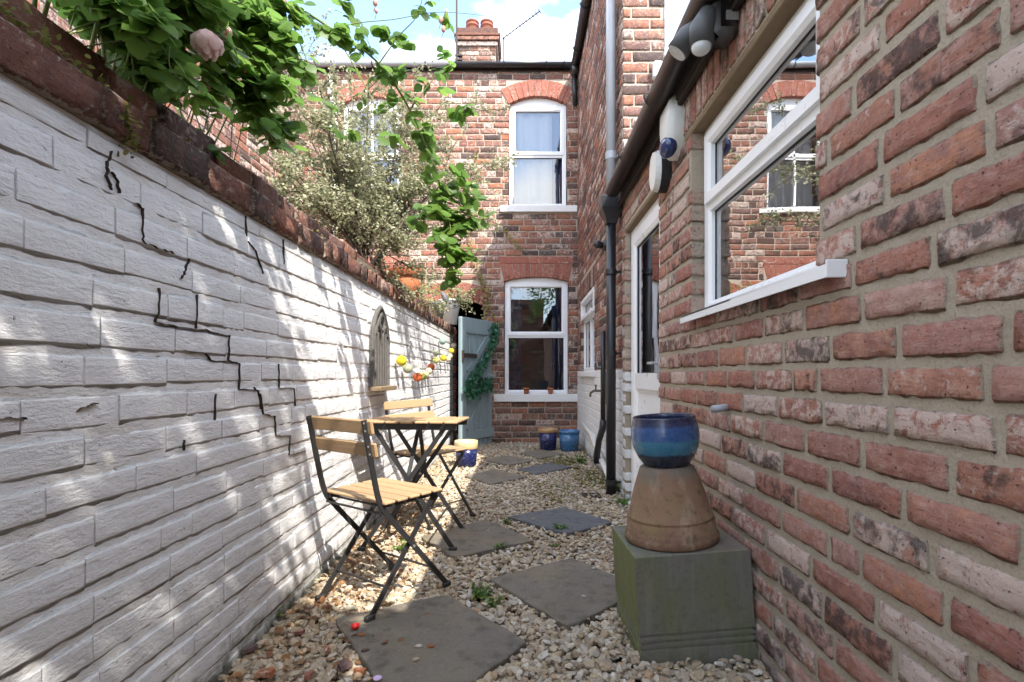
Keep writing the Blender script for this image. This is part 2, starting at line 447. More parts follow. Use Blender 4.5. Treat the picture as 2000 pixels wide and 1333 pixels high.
M['table_slat'] = wood_mat('acacia_table_slat', (0.33, 0.20, 0.10), (0.52, 0.36, 0.20), 1)

def paint_wood(name, col):
    t = NT(name); p = t.pos()
    g = t.noise(t.stretch(p, (40, 40, 3)), 1.0, 6, 0.6)
    c = t.mix(g, tuple(x * 0.78 for x in col), tuple(x * 1.1 for x in col))
    n = t.noise(p, 22, 7, 0.7)
    c = t.mix(t.math('MULTIPLY', t.step(n, 0.64, 0.74), 0.6), c, (0.16, 0.15, 0.13))
    t.bsdf(c, 0.7, t.bump(g, 0.002), spec=0.25); return t.m
M['gate'] = paint_wood('blue_grey_gate_paint', (0.29, 0.375, 0.395))

def stone_slab(name, a, b):
    t = NT(name); p = t.pos()
    n = t.noise(p, 6, 7, 0.65); c = t.mix(n, a, b)
    n2 = t.noise(p, 60, 5, 0.7)
    c = t.mix(t.math('MULTIPLY', t.step(n2, 0.55, 0.75), 0.35), c, tuple(x * 1.8 for x in b))
    n3 = t.noise(p, 16, 5, 0.6)
    c = t.mix(t.math('MULTIPLY', t.step(n3, 0.52, 0.66), 0.6), c, tuple(x * 0.5 for x in a))
    n4 = t.noise(p, 3.2, 4, 0.6)
    c = t.mix(t.math('MULTIPLY', t.step(n4, 0.45, 0.7), 0.5), c, tuple(x * k for x, k in zip(b, (1.15, .98, .74))))
    h = t.math('ADD', t.noise(p, 40, 8, 0.72), t.math('MULTIPLY', t.noise(p, 7, 5, 0.6), 2.2))
    t.bsdf(c, 0.7, t.bump(h, 0.011), spec=0.35); return t.m
M['slab_brown'] = stone_slab('riven_brown_slate', (0.125, 0.108, 0.085), (0.235, 0.21, 0.172))
M['slab_dark'] = stone_slab('dark_blue_slate', (0.095, 0.10, 0.108), (0.145, 0.152, 0.163))

def gravel_mat():
    t = NT('flint_gravel'); p = t.pos(); r = t.rnd(); r2 = t.rnd(5.7, 0.2)
    c = t.ramp(r, [(0, (0.50, 0.42, 0.30)), (0.14, (0.36, 0.28, 0.18)), (0.28, (0.60, 0.53, 0.42)), (0.4, (0.24, 0.18, 0.12)), (0.52, (0.52, 0.41, 0.26)),
                   (0.64, (0.66, 0.62, 0.55)), (0.74, (0.30, 0.255, 0.20)), (0.84, (0.46, 0.30, 0.17)), (0.92, (0.40, 0.37, 0.33)), (1, (0.58, 0.49, 0.36))])
    c = t.mix(t.math('MULTIPLY', t.noise(p, 90, 5, 0.65), 0.45), c, tuple(x for x in (0.24, 0.18, 0.12)))
    # dirtier, browner stones along the foot of the painted wall
    x = t.sepz(p)[0]
    k = t.math('ADD', t.math('MULTIPLY', x, -2.4), t.noise(p, 4, 4))
    c = t.mix(t.math('MULTIPLY', t.step(k, 2.0, 2.9), 0.5), c, t.mix(1.0, c, (0.62, 0.52, 0.36), 'MULTIPLY'))
    t.bsdf(c, 0.72, t.bump(t.noise(p, 160, 4), 0.002), spec=0.3); return t.m
M['gravel'] = gravel_mat()
M['soil'] = mortar_mat('gritty_soil', (0.13, 0.105, 0.07), (0.075, 0.06, 0.042), 0.01)
M['shard'] = brick_mat('terracotta_shard', [(0, (0.36, 0.14, 0.065)), (0.5, (0.30, 0.10, 0.05)), (1, (0.24, 0.11, 0.08))], lime=0.1, soot=0.1, bd=0.003)
M['shard_dark'] = plain('purple_shard', (0.13, 0.085, 0.08), 0.8, 0.2, 0.2, 40, 0.002)

def leaf_mat(name, cols, trans=0.45, rough=0.45, spec=0.4):
    t = NT(name); r = t.rnd(); p = t.pos()
    c = t.ramp(r, [(i / (len(cols) - 1), k) for i, k in enumerate(cols)])
    c = t.mix(t.math('MULTIPLY', t.noise(p, 60, 3), 0.4), c, tuple(x * 0.6 for x in cols[0]))
    b = t.n('ShaderNodeBsdfPrincipled'); t.l(c, b.inputs['Base Color']); b.inputs['Roughness'].default_value = rough
    b.inputs['Specular IOR Level'].default_value = spec
    tr = t.n('ShaderNodeBsdfTranslucent'); t.l(t.mix(1.0, c, (1.0, 1.0, 0.45), 'MULTIPLY'), tr.inputs[0])
    hs = t.n('ShaderNodeHueSaturation'); hs.inputs['Value'].default_value = 1.0 if cols[0][0] > .5 else 1.95; hs.inputs['Saturation'].default_value = 0.92
    t.l(c, hs.inputs['Color']); t.l(hs.outputs[0], tr.inputs[0])
    ms = t.n('ShaderNodeMixShader'); ms.inputs[0].default_value = trans
    t.l(b.outputs[0], ms.inputs[1]); t.l(tr.outputs[0], ms.inputs[2]); t.l(ms.outputs[0], t.out.inputs['Surface']); return t.m
M['rose_leaf'] = leaf_mat('rose_leaf', [(0.065, 0.135, 0.022), (0.11, 0.20, 0.025), (0.075, 0.15, 0.028), (0.15, 0.24, 0.03), (0.085, 0.165, 0.03)], 0.5)
M['grey_leaf'] = leaf_mat('grey_green_leaf', [(0.20, 0.21, 0.11), (0.33, 0.32, 0.19), (0.16, 0.18, 0.08), (0.44, 0.41, 0.27), (0.24, 0.25, 0.14)], 0.3, 0.6, 0.25)
M['yellow_leaf'] = leaf_mat('yellowing_leaf', [(0.26, 0.22, 0.05), (0.20, 0.21, 0.05), (0.30, 0.24, 0.10), (0.16, 0.17, 0.04)], 0.35)
M['weed_leaf'] = leaf_mat('weed_leaf', [(0.06, 0.13, 0.02), (0.10, 0.20, 0.03), (0.14, 0.22, 0.04)], 0.35)
M['moss'] = leaf_mat('moss_leaf', [(0.10, 0.11, 0.025), (0.16, 0.16, 0.04), (0.20, 0.17, 0.05)], 0.3, 0.8, 0.1)
M['garland_leaf'] = leaf_mat('fabric_ivy_leaf', [(0.02, 0.10, 0.05), (0.04, 0.16, 0.08), (0.03, 0.12, 0.07), (0.09, 0.24, 0.14)], 0.2, 0.5)
M['litter'] = leaf_mat('dry_leaf', [(0.22, 0.10, 0.04), (0.30, 0.15, 0.06), (0.14, 0.06, 0.035), (0.34, 0.22, 0.10)], 0.2, 0.7)

M['petal'] = leaf_mat('pale_pink_petal', [(0.80, 0.58, 0.52), (0.86, 0.66, 0.60)], 0.45, 0.6, 0.2)
# ------------------------------------------------------------------ brick shapes
def brick_variant(seed, depth, proud, ju, jv, jn, edge=0.45, uedge=None, ring=.40, fine=False):
    r = random.Random(seed)
    if fine:
        U = [-.5, -.478] + [-.478 + .956*k/10 for k in range(1, 10)] + [.478, .5]; V = [-.5, -ring, -.15, .15, ring, .5]
    else:
        U = [-.5, -.475, -.25, 0, .25, .475, .5]; V = [-.5, -ring, r.uniform(-.1, .1), ring, .5]
    vs = []; nu, nv = len(U), len(V); ed = []
    tilt_a, tilt_b = r.uniform(-1, 1) * jn * 0.8, r.uniform(-1, 1) * jn * 0.8
    wav = [r.uniform(0, 6.28) for _ in range(4)]
    for j in range(nv):
        for i in range(nu):
            per = i in (0, nu-1) or j in (0, nv-1)
            corner = i in (0, nu-1) and j in (0, nv-1)
            u, v = U[i], V[j]
            if per:
                if i in (0, nu-1): u += r.uniform(-1, .55) * ju * (1 if u > 0 else -1)
                elif not fine: u += r.uniform(-1, 1) * ju
                if j in (0, nv-1): v += (r.uniform(-1, .4) * jv + 0.28 * jv * math.sin(u * 9 + wav[j % 4])) * (1 if v > 0 else -1)
                elif not fine: v += r.uniform(-1, 1) * jv
                if corner: u *= 1 - ju * 0.9; v *= 1 - jv * 0.7
                y = -proud * edge
                if uedge is not None and j not in (0, nv-1): y = -proud * uedge
            else:
                y = -proud + r.uniform(-1, 1) * jn + tilt_a * u + tilt_b * v
            vs.append((u, y, v)); ed.append(1.0 if per else (.45 if j in (1, nv-2) or i in (1, nu-2) else 0.0))
    fs = []
    for j in range(nv - 1):
        for i in range(nu - 1):
            a = j*nu+i; fs.append((a, a+1, a+nu+1, a+nu))
    per = [i for i in range(nu)] + [j*nu+nu-1 for j in range(1, nv)] + [(nv-1)*nu+i for i in range(nu-2, -1, -1)] + [j*nu for j in range(nv-2, 0, -1)]
    b = len(vs)
    for i in per: vs.append((vs[i][0], depth, vs[i][2])); ed.append(1.0)
    n = len(per)
    for k in range(n):
        fs.append((per[k], b+k, b+(k+1) % n, per[(k+1) % n]))
    return vs, fs, ed
VAR_CACHE = {}
def brick_mesh(kind, k, mat):
    key = (kind, k, mat.name)
    if key not in VAR_CACHE:
        if kind == 'near': a = brick_variant(k, .10, .0058, .02, .075, .0018, .3, None, .41, True)
        elif kind == 'near_h': a = brick_variant(k + 50, .10, .0058, .04, .075, .0018, .3, None, .41, True)
        elif kind == 'far': a = brick_variant(k + 100, .09, .008, .012, .05, .0015)
        elif kind == 'far_h': a = brick_variant(k + 150, .09, .008, .025, .05, .0015)
        elif kind == 'white': a = brick_variant(k + 200, .09, .0023, .006, .065, .0012, .05, .62, .36, True)
        elif kind == 'coping': a = brick_variant(k + 300, .11, .012, .02, .05, .006, .2)
        m = bpy.data.meshes.new('brick'); m.from_pydata(a[0], [], a[1])
        at = m.attributes.new('edge', 'FLOAT', 'POINT'); at.data.foreach_set('value', a[2])
        m.polygons.foreach_set('use_smooth', [True] * len(m.polygons)); m.update(); m.materials.append(mat)
        VAR_CACHE[key] = m
    return VAR_CACHE[key]

def subtract(iv, cuts):
    out = [iv]
    for a, b in cuts:
        nx = []
        for s, e in out:
            if b <= s or a >= e: nx.append((s, e)); continue
            if a > s: nx.append((s, a))
            if b < e: nx.append((b, e))
        out = nx
    return out

def wall_core(root, u0, u1, z0, z1, openings, thick, mat, name='wall_core', grow=0.011):
    ops = [(a - grow, b + grow, c - grow, d + grow) for a, b, c, d in openings]
    us = sorted({u0, u1, *[min(max(x, u0), u1) for o in ops for x in o[:2]]})
    zs = sorted({z0, z1, *[min(max(x, z0), z1) for o in ops for x in o[2:]]})
    def solid(i, j):
        if i < 0 or j < 0 or i >= len(us)-1 or j >= len(zs)-1: return False
        cu, cz = (us[i]+us[i+1])/2, (zs[j]+zs[j+1])/2
        return not any(a < cu < b and c < cz < d for a, b, c, d in ops)
    mb = MB()
    for i in range(len(us)-1):
        for j in range(len(zs)-1):
            if not solid(i, j): continue
            a, b, c, d = us[i], us[i+1], zs[j], zs[j+1]
            mb.add([(a,0,c),(b,0,c),(b,0,d),(a,0,d)], [(0,1,2,3)])
            mb.add([(a,thick,c),(b,thick,c),(b,thick,d),(a,thick,d)], [(3,2,1,0)])
            if not solid(i-1, j): mb.add([(a,0,c),(a,thick,c),(a,thick,d),(a,0,d)], [(3,2,1,0)])
            if not solid(i+1, j): mb.add([(b,0,c),(b,thick,c),(b,thick,d),(b,0,d)], [(0,1,2,3)])
            if not solid(i, j-1): mb.add([(a,0,c),(b,0,c),(b,thick,c),(a,thick,c)], [(3,2,1,0)])
            if not solid(i, j+1): mb.add([(a,0,d),(b,0,d),(b,thick,d),(a,thick,d)], [(0,1,2,3)])
    return mb.build(name, mat, root)

def lay_bricks(root, u0, u1, z0, z1, excl, mat, kind='far', row=.086, length=.245, joint=.0105, header_every=0, seed=1,
               limit=300, alt=None, occl=None, head=None):
    """courses of single bricks; the largest in view become objects, the rest one joined part"""
    r = random.Random(seed)
    bricks = []; k = 0; z = z0
    while z < z1 - 0.02:
        za, zb = z + joint * r.uniform(.35, .6), min(z + row, z1) - joint * r.uniform(.35, .6)
        hdr = header_every and k % header_every == header_every - 1
        L = length / 2 if hdr else length
        u = u0 - (L / 2 if k % 2 else 0) - r.uniform(0, .05)
        while u < u1:
            l = L * r.uniform(.94, 1.04)
            if not hdr and r.random() < .06: l *= .5
            hj = joint if head is None else head
            a, b = max(u + hj / 2, u0 + .001), min(u + l - hj / 2, u1 - .001)
            u += l
            if b - a < .03: continue
            cuts = []; zza, zzb = za, zb
            for (ea, eb, ec, ed) in excl:
                if eb <= a or ea >= b or ed <= za or ec >= zb: continue
                ov = min(ed, zb) - max(ec, za)
                if ov < .4 * (zb - za):
                    if ec > za: zzb = min(zzb, ec - .003)
                    else: zza = max(zza, ed + .003)
                else: cuts.append((ea, eb))
            for s, e in subtract((a, b), cuts):
                jz = .004 if kind == 'white' else .002
                if e - s > .028 and zzb - zza > .02: bricks.append((s, e, zza + r.uniform(-jz, jz), zzb + r.uniform(-jz, jz)))
        z += row; k += 1
    mw = Matrix.Translation(root.location) @ Matrix.Rotation(root.rotation_euler.z, 4, 'Z')
    scored = []
    for b in bricks:
        pr = [project(mw @ Vector((x, 0, z))) for x in b[:2] for z in b[2:]]
        sc = 0
        if all(q is not None for q in pr):
            xs = [q[0] for q in pr]; ys = [q[1] for q in pr]
            if max(xs) > 0 and min(xs) < 2000 and max(ys) > 0 and min(ys) < 1333:
                vis = max(0, min(max(xs), 2000) - max(min(xs), 0)) * max(0, min(max(ys), 1333) - max(min(ys), 0))
                sc = vis
                cx, cy = sum(xs) / 4, sum(ys) / 4
                if occl and occl(cx, cy): sc *= .02
        scored.append((sc, b))
    scored.sort(key=lambda t: -t[0])
    rest = MB()
    for i, (sc, (a, b, c, d)) in enumerate(scored):
        mt = alt[1] if alt and alt[0]((a + b) / 2, (c + d) / 2) else mat
        if i < limit and sc > 0:
            kd = kind + '_h' if (b - a) < .15 and kind in ('near', 'far') else kind
            if mt is M['white_brick']: kd = 'white'
            o = bpy.data.objects.new('brick', brick_mesh(kd, r.randrange(10), mt))
            o.location = ((a + b) / 2, r.uniform(-.0015, .0015), (c + d) / 2)
            flip = 1
            o.scale = (b - a, 1, (d - c))
            o.rotation_euler = (0, r.uniform(-.010, .010) + (math.pi if r.random() < .5 else 0), 0)
            link(o, root)
        else:
            rest_v = (rest, mt)
            y = -.0075 + r.uniform(-.0015, .0015); e = .006
            tgt = rest if mt is mat else rest2.setdefault(mt.name, MB()) if False else rest
            if mt is not mat:
                tgt = alt_rest.setdefault((root.name, mt.name), (MB(), mt, root))[0]
            j = lambda: r.uniform(-.003, .003)
            tgt.add([(a+j(), -.002, c+j()), (b+j(), -.002, c+j()), (b+j(), -.002, d+j()), (a+j(), -.002, d+j()),
                     (a+e, y, c+e), (b-e, y, c+e), (b-e, y, d-e), (a+e, y, d-e),
                     (a, .09, c), (b, .09, c), (b, .09, d), (a, .09, d)],
                    [(4,5,6,7),(0,1,5,4),(1,2,6,5),(2,3,7,6),(3,0,4,7),(8,9,1,0),(9,10,2,1),(10,11,3,2),(11,8,0,3)])
    if rest.v:
        o = rest.build('brick_courses', mat, root); o['kind'] = 'stuff'
    for key in list(alt_rest):
        mb, mt, rt = alt_rest.pop(key)
        o = mb.build('painted_brick_courses', mt, rt); o['kind'] = 'stuff'
alt_rest = {}

def arch_bricks(root, xa, xb, zs, rise, ring, n, mat, y=-.012, depth=.10, flat=None):
    half = (xb - xa) / 2; xc = (xa + xb) / 2
    Rr = (half**2 + rise**2) / (2 * rise); zc = zs + rise - Rr
    amax = math.asin(half / Rr) + .0
    for i in range(n):
        a0 = -amax + 2*amax*i/n; a1 = -amax + 2*amax*(i+1)/n
        g = .0045
        poly = []
        for (a, rr, s) in ((a0, Rr, g), (a1, Rr, -g), (a1, Rr + ring, -g), (a0, Rr + ring, g)):
            px = xc + rr*math.sin(a)*1.0 + s; pz = zc + rr*math.cos(a)
            if flat and rr > Rr: pz = flat - .004; px = xc + (Rr + ring) * math.sin(a) + s
            poly.append((px + random.uniform(-.001, .001), pz + random.uniform(-.002, .002)))
        MB().prism(poly, y + random.uniform(-.002, .002), depth).build('arch_brick', mat, root)
    return zc, Rr

# ------------------------------------------------------------------ ground
g = mesh_obj('ground', [(-30,-20,-.035),(30,-20,-.035),(30,60,-.035),(-30,60,-.035)], [(0,1,2,3)], M['soil'])
g['kind'] = 'structure'

# ------------------------------------------------------------------ windows
def frame_prof(w, y0, y1, ch=.012):
    return [(0, y1), (0, y0), (w*.72, y0), (w, y0+ch), (w, y1)]
def quad(name, x0, x1, z0, z1, y, mat, parent):
    return mesh_obj(name, [(x0,y,z0),(x1,y,z0),(x1,y,z1),(x0,y,z1)], [(0,1,2,3)], mat, parent)
def pane_part(win, x0, x1, z0, z1, y, glass):
    pn = quad('pane', x0, x1, z0, z1, y, glass, win)
    MB().ring(x0-.002, x1+.002, z0-.002, z1+.002, [(0, y-.004), (.006, y-.003), (.006, y+.01), (0, y+.01)]).build('gasket', M['gasket'], win)
    return pn
def upvc_window(root, x0, x1, z0, z1, zt, y=.06, fw=.055, glass=None, arch=0.0, sash='top', sill=None, sill_mat=None, sash_proud=.012, sill_y=-.05):
    """white window: outer frame, transom at zt, a hung sash above, fixed pane below"""
    glass = glass or M['glass']
    mb = MB().ring(x0, x1, z0, z1, frame_prof(fw, y, y+.07))
    mb.box(x0+fw*.9, x1-fw*.9, y+.004, y+.066, zt-.028, zt+.028)
    win = mb.build('window', M['upvc'], root)
    if arch:
        pts = [(x0, z1+.001)]; n = 14
        half = (x1-x0)/2
        Rr = (half**2+arch**2)/(2*arch)
        poly = [(x0, z1+.001), (x1, z1+.001)]
        for i in range(n+1):
            xx = x1 - (x1-x0)*i/n
            poly.append((xx, z1 + .004 + math.sqrt(max(Rr**2-(xx-(x0+x1)/2)**2, 0)) - (Rr-arch)))
        MB().prism(poly, y+.008, y+.06).build('arched_head', M['upvc'], win)
    sx0, sx1, sz0, sz1 = x0+fw*.55, x1-fw*.55, zt+.006, z1-fw*.55
    sw = .055
    MB().ring(sx0, sx1, sz0, sz1, frame_prof(sw, y-sash_proud, y+.045)).build('sash', M['upvc'], win)
    pane_part(win, sx0+sw, sx1-sw, sz0+sw, sz1-sw, y+.02, glass)
    pane_part(win, x0+fw, x1-fw, z0+fw, zt-.03, y+.03, glass)
    if sill:
        a, b, c, d = sill
        MB().bbox(a, b, sill_y, y+.02, c, d, .006).build('sill', sill_mat or M['sill_paint'], win)
    return win
def room(root, x0, x1, z0, z1, y0, depth, mat=None, pad=.5):
    a, b, c, d = x0-pad, x1+pad, z0-.7, z1+.35
    v = [(a,y0,c),(b,y0,c),(b,y0,d),(a,y0,d),(a,y0+depth,c),(b,y0+depth,c),(b,y0+depth,d),(a,y0+depth,d)]
    # front ring keeps daylight out except through the opening
    v += [(x0,y0,z0),(x1,y0,z0),(x1,y0,z1),(x0,y0,z1)]
    f = [(4,5,6,7),(0,1,5,4),(1,2,6,5),(2,3,7,6),(3,0,4,7),(0,8,9,1),(1,9,10,2),(2,10,11,3),(3,11,8,0)]
    return mesh_obj('room', v, f, mat or M['interior'], root)
def curtain(root, x0, x1, z0, z1, y, mat, waves=5, taper=0.0, name='curtain'):
    n = waves * 8; vs = []; rows = 8
    for j in range(rows + 1):
        t = j / rows; z = z0 + (z1 - z0) * t
        for i in range(n + 1):
            s = i / n
            xx0 = x0 + (x1-x0) * taper * (math.sin(t*math.pi) * .5) if taper else x0
            vs.append((xx0 + (x1-xx0)*s, y + .025*math.sin(s*waves*2*math.pi + t), z))
    fs = [(j*(n+1)+i, j*(n+1)+i+1, (j+1)*(n+1)+i+1, (j+1)*(n+1)+i) for j in range(rows) for i in range(n)]
    return mesh_obj(name, vs, fs, mat, root, True)

# ------------------------------------------------------------------ house at the end of the yard (plane y = 7.3)
FY = 7.3
def fx(px): return (px - VX) / FX * FY
def fz(py): return HC - (py - VY) / FX * FY
house = thing('terrace_house', 'two-storey brick terrace house closing the far end of the yard, with white windows', 'house', (0, FY, 0))
W_UP = (fx(994), fx(1107), fz(403), fz(203)); W_LO = (fx(985), fx(1110), fz(770), fz(549))
W_NB = (fx(668), fx(782), fz(410), fz(203)); W_NL = (fx(668), fx(782), .70, fz(549))
PASS = (-1.38, -.555, -.05, fz(597))
up_crown, lo_crown, pa_crown = fz(188), fz(541), fz(584)
opens = [(W_UP[0], W_UP[1], W_UP[2], up_crown), (W_LO[0], W_LO[1], W_LO[2], lo_crown), (W_NB[0], W_NB[1], W_NB[2], up_crown),
         (W_NL[0], W_NL[1], W_NL[2], lo_crown), (PASS[0], PASS[1], PASS[2], pa_crown)]
up_top, lo_top, pa_top = fz(157), fz(501), fz(547)
excl = list(opens) + [(W_UP[0], W_UP[1], W_UP[3]-.0, up_top), (W_LO[0]-.06, W_LO[1]+.06, W_LO[3]+.05, lo_top),
        (W_NB[0], W_NB[1], W_NB[3], up_top), (W_NL[0]-.06, W_NL[1]+.06, W_NL[3]+.05, lo_top), (PASS[0], PASS[1], PASS[3], pa_top),
        (fx(965), .80, fz(785), fz(770)), (fx(977), fx(1127), fz(416), fz(403)), (fx(650), fx(798), fz(418), fz(410))]
wall_core(house, -4.6, .82, -.05, 5.32, opens, .3, M['mortar_far'])
def occ_house(x, y):
    return x < 640 or (x < 800 and y > 560) or (x < 880 and 200 < y < 480 and x < 790)
lay_bricks(house, -4.6, .80, -.03, 5.30, excl, M['brick_far'], 'far', row=.0865, header_every=5, seed=3, occl=occ_house)
for wv, crown, top, nv in ((W_UP, up_crown, up_top, 11), (W_NB, up_crown, up_top, 11)):
    arch_bricks(house, wv[0]-.004, wv[1]+.004, wv[3]-.005, crown-wv[3]+.005, top-crown, nv, M['brick_red'])
for wv, crown, nv in ((W_LO, lo_crown, 12), (W_NL, lo_crown, 12)):
    arch_bricks(house, wv[0]-.004, wv[1]+.004, wv[3]-.005, crown-wv[3]+.005, .215, nv, M['brick_red'], flat=fz(516))
    x = wv[0] - .07
    while x < wv[1] + .05:
        l = random.uniform(.18, .23); MB().bbox(x+.004, min(x+l, wv[1]+.07), -.01, .09, fz(516)+.004, lo_top-.005, .003).build('arch_brick', M['brick_red'], house); x += l
arch_bricks(house, PASS[0]-.004, PASS[1]+.004, PASS[3]-.005, pa_crown-PASS[3]+.005, .24, 11, M['brick_red'])
wu = upvc_window(house, W_UP[0]+.006, W_UP[1]-.006, W_UP[2], W_UP[3], fz(301), glass=M['glass_front'], arch=up_crown-W_UP[3], sill=(fx(977), fx(1127), fz(416), fz(403)-.002))
wl = upvc_window(house, W_LO[0]+.006, W_LO[1]-.006, W_LO[2], W_LO[3], fz(656), glass=M['glass_front'], arch=lo_crown-W_LO[3], sill=(fx(965), .792, fz(785), fz(770)-.002))
wn = upvc_window(house, W_NB[0]+.006, W_NB[1]-.006, W_NB[2], W_NB[3], fz(305), glass=M['glass_front'], arch=up_crown-W_NB[3], sill=(fx(650), fx(798), fz(418), fz(410)-.002))
wn2 = upvc_window(house, W_NL[0]+.006, W_NL[1]-.006, W_NL[2], W_NL[3], fz(656), glass=M['glass_front'], arch=lo_crown-W_NL[3])
for wv in (W_NB,):       # glazing bars of the neighbour's window
    xm = (wv[0]+wv[1])/2
    MB().box(xm-.012, xm+.012, .048, .075, wv[2]+.06, wv[3]-.06).build('glazing_bar', M['upvc'], wn)
for wv in (W_UP, W_LO, W_NB, W_NL):
    room(house, wv[0]-.05, wv[1]+.05, wv[2]-.05, wv[3]+.2, .31, 2.5, pad=.19)
curtain(house, W_LO[0]+.05, W_LO[0]+.24, W_LO[2]-.3, W_LO[3]+.1, .17, M['curtain_blue'], 3)
curtain(house, W_LO[1]-.22, W_LO[1]-.04, W_LO[2]-.3, W_LO[3]+.1, .17, M['curtain_blue'], 3)
curtain(house, W_UP[1]-.17, W_UP[1]-.04, W_UP[2]-.1, W_UP[3], .20, M['curtain_blue'], 2)
curtain(house, W_NB[0]+.05, W_NB[1]-.05, W_NB[2]-.1, W_NB[3], .26, M['curtain_white'], 9, name='sky_white_curtain')
curtain(house, W_UP[0]+.05, W_UP[1]-.2, W_UP[2]-.1, W_UP[3], .17, M['curtain_white'], 3, name='sky_white_curtain')  # close behind the glass, its white stands in for reflected sky
# passage through the house
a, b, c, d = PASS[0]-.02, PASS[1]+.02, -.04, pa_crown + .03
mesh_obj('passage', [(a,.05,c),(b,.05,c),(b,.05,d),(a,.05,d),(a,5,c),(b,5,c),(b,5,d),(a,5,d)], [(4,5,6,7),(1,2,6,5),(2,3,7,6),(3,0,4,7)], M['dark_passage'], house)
# gutter, roof
def half_gutter(mb, p, q, r, side, n=10, t=.006):
    """open half-round gutter from p to q; side = horizontal unit across"""
    p, q, side = Vector(p), Vector(q), Vector(side); vs = []
    for e in (p, q):
        for rr in (r, r - t):
            for k in range(n + 1):
                a = math.pi * k / n
                vs.append(e + side * math.cos(a) * rr + Vector((0, 0, -math.sin(a) * rr)))
    m = n + 1; fs = []
    for k in range(n):
        fs += [(k, k+1, 2*m+k+1, 2*m+k), (m+k+1, m+k, 3*m+k, 3*m+k+1), (k, m+k, m+k+1, k+1), (2*m+k, 2*m+k+1, 3*m+k+1, 3*m+k)]
    fs += [(0, 2*m, 3*m, m), (n, m+n, 3*m+n, 2*m+n)]
    mb.add(vs, fs)
    return mb
gz = fz(131)
gm = half_gutter(MB(), (-1.0, -.075, gz), (.70, -.075, gz), .058, (0, 1, 0))
gut = gm.build('gutter', M['black_plastic'], house, True)
half_gutter(MB(), (-4.6, -.078, gz+.01), (-1.0, -.078, gz+.01), .056, (0, 1, 0)).build('gutter', M['grey_pipe'], house, True)
for x in (-2.9, -2.1, -1.35, -.98, -.25, .35, .60):
    MB().tube([(x, -.075 + .064*math.cos(a), gz + .004 - .064*math.sin(a)) for a in [math.pi*k/10 for k in range(11)]], .008, 6).build('gutter_bracket', M['black_plastic'], gut)
MB().box(-4.6, .80, -.016, .02, gz-.075, gz+.03).build('fascia', M['fascia'], house)
mesh_obj('roof', [(-4.6,-.05,gz+.015),(2.6,-.05,gz+.015),(2.6,3.9,gz+1.95),(-4.6,3.9,gz+1.95),(2.6,8,gz),(-4.6,8,gz)], [(0,1,2,3),(3,2,4,5)], M['slate_roof'], house)
# chimney
CY = 9.5
cxa, cxb = (897-VX)/FX*CY, (968-VX)/FX*CY
chz = lambda py: HC - (py - VY)/FX*CY
ch = thing('chimney_stack', 'brick chimney stack with two clay pots on the roof of the terrace house', 'chimney', (0, CY, 0))
MB().box(cxa+.01, cxb-.01, .01, .56, chz(131)-.5, chz(57)).build('stack_core', M['mortar_far'], ch)
tmp_excl = [(cxa-.1, cxb+.1, chz(72), 20)]
lay_bricks(ch, cxa, cxb, chz(131)-.4, chz(74), [], M['brick_far'], 'far', seed=9, limit=60)
cs = MB().bbox(cxa-.035, cxb+.035, -.045, .61, chz(92), chz(84), .006).bbox(cxa-.07, cxb+.07, -.08, .64, chz(84)+.012, chz(76), .006)
cs.build('corbel_course', M['brick_far'], ch)
MB().bbox(cxa-.09, cxb+.09, -.09, .66, chz(76)+.01, chz(70), .008).bbox(cxa-.045, cxb+.045, -.05, .61, chz(70)+.004, chz(57), .01).build('capping', M['brick_coping'], ch)
M['clay_pot'] = plain('clay_pot', (0.24, 0.085, 0.055), 0.8, 0.2, 0.25, 12, 0.003)
M['cement'] = plain('cement_flaunching', (0.52, 0.50, 0.47), 0.9, 0.1, 0.15, 12, 0.004)
for px in (920, 949):
    x = (px-VX)/FX*CY
    q = MB().lathe([(.125, 0), (.118, .10), (.108, .20), (.125, .205), (.127, .225), (.113, .23), (.112, .27), (.125, .275), (.125, .30), (.09, .30), (.085, .05)], 20, (x, .27, chz(56)-.01)).build('chimney_pot', M['clay_pot'], ch, True)
MB().bbox(cxa+.04, cxb-.04, .06, .5, chz(57)-.006, chz(55.5), .008).build('flaunching', M['cement'], ch)
# aerials
ae = thing('aerial_mast', 'tall grey television mast strapped beside the chimney pots', 'aerial', P(892, 112, 9.42))
MB().tube([(0,0,-.25),(0,0,1.6)], .017, 8).build('mast', M['iron'], ae)
MB().box(-.03,.1,-.02,.05,-.06,-.03).box(-.03,.1,-.02,.05,.02,.05).build('wall_bracket', M['iron'], ae)
ya = thing('yagi_aerial', 'television aerial with a spiked boom standing on the roof right of the chimney', 'aerial', P(984, 132, 9.6))
MB().tube([(0,0,-.3),(0,0,.56)], .014, 8).build('mast', M['iron'], ya)
b0 = Vector((-.03, 0, .53)); b1 = Vector((.67, -.25, .88))
bm_ = MB().tube([b0, b1], .011, 6).build('boom', M['iron'], ya)
for i in range(12):
    p = b0.lerp(b1, .04 + .95*i/11); u = Vector((.25, .67, 0)).normalized()
    MB().tube([p - u*.09 - Vector((0,0,.022)), p + u*.09 + Vector((0,0,.022))], .007, 5).build('element', M['iron'], bm_)
MB().bbox(-.24, .12, -.05, .25, -.05, .035, .01).build('roof_flashing', M['lead'], ya)

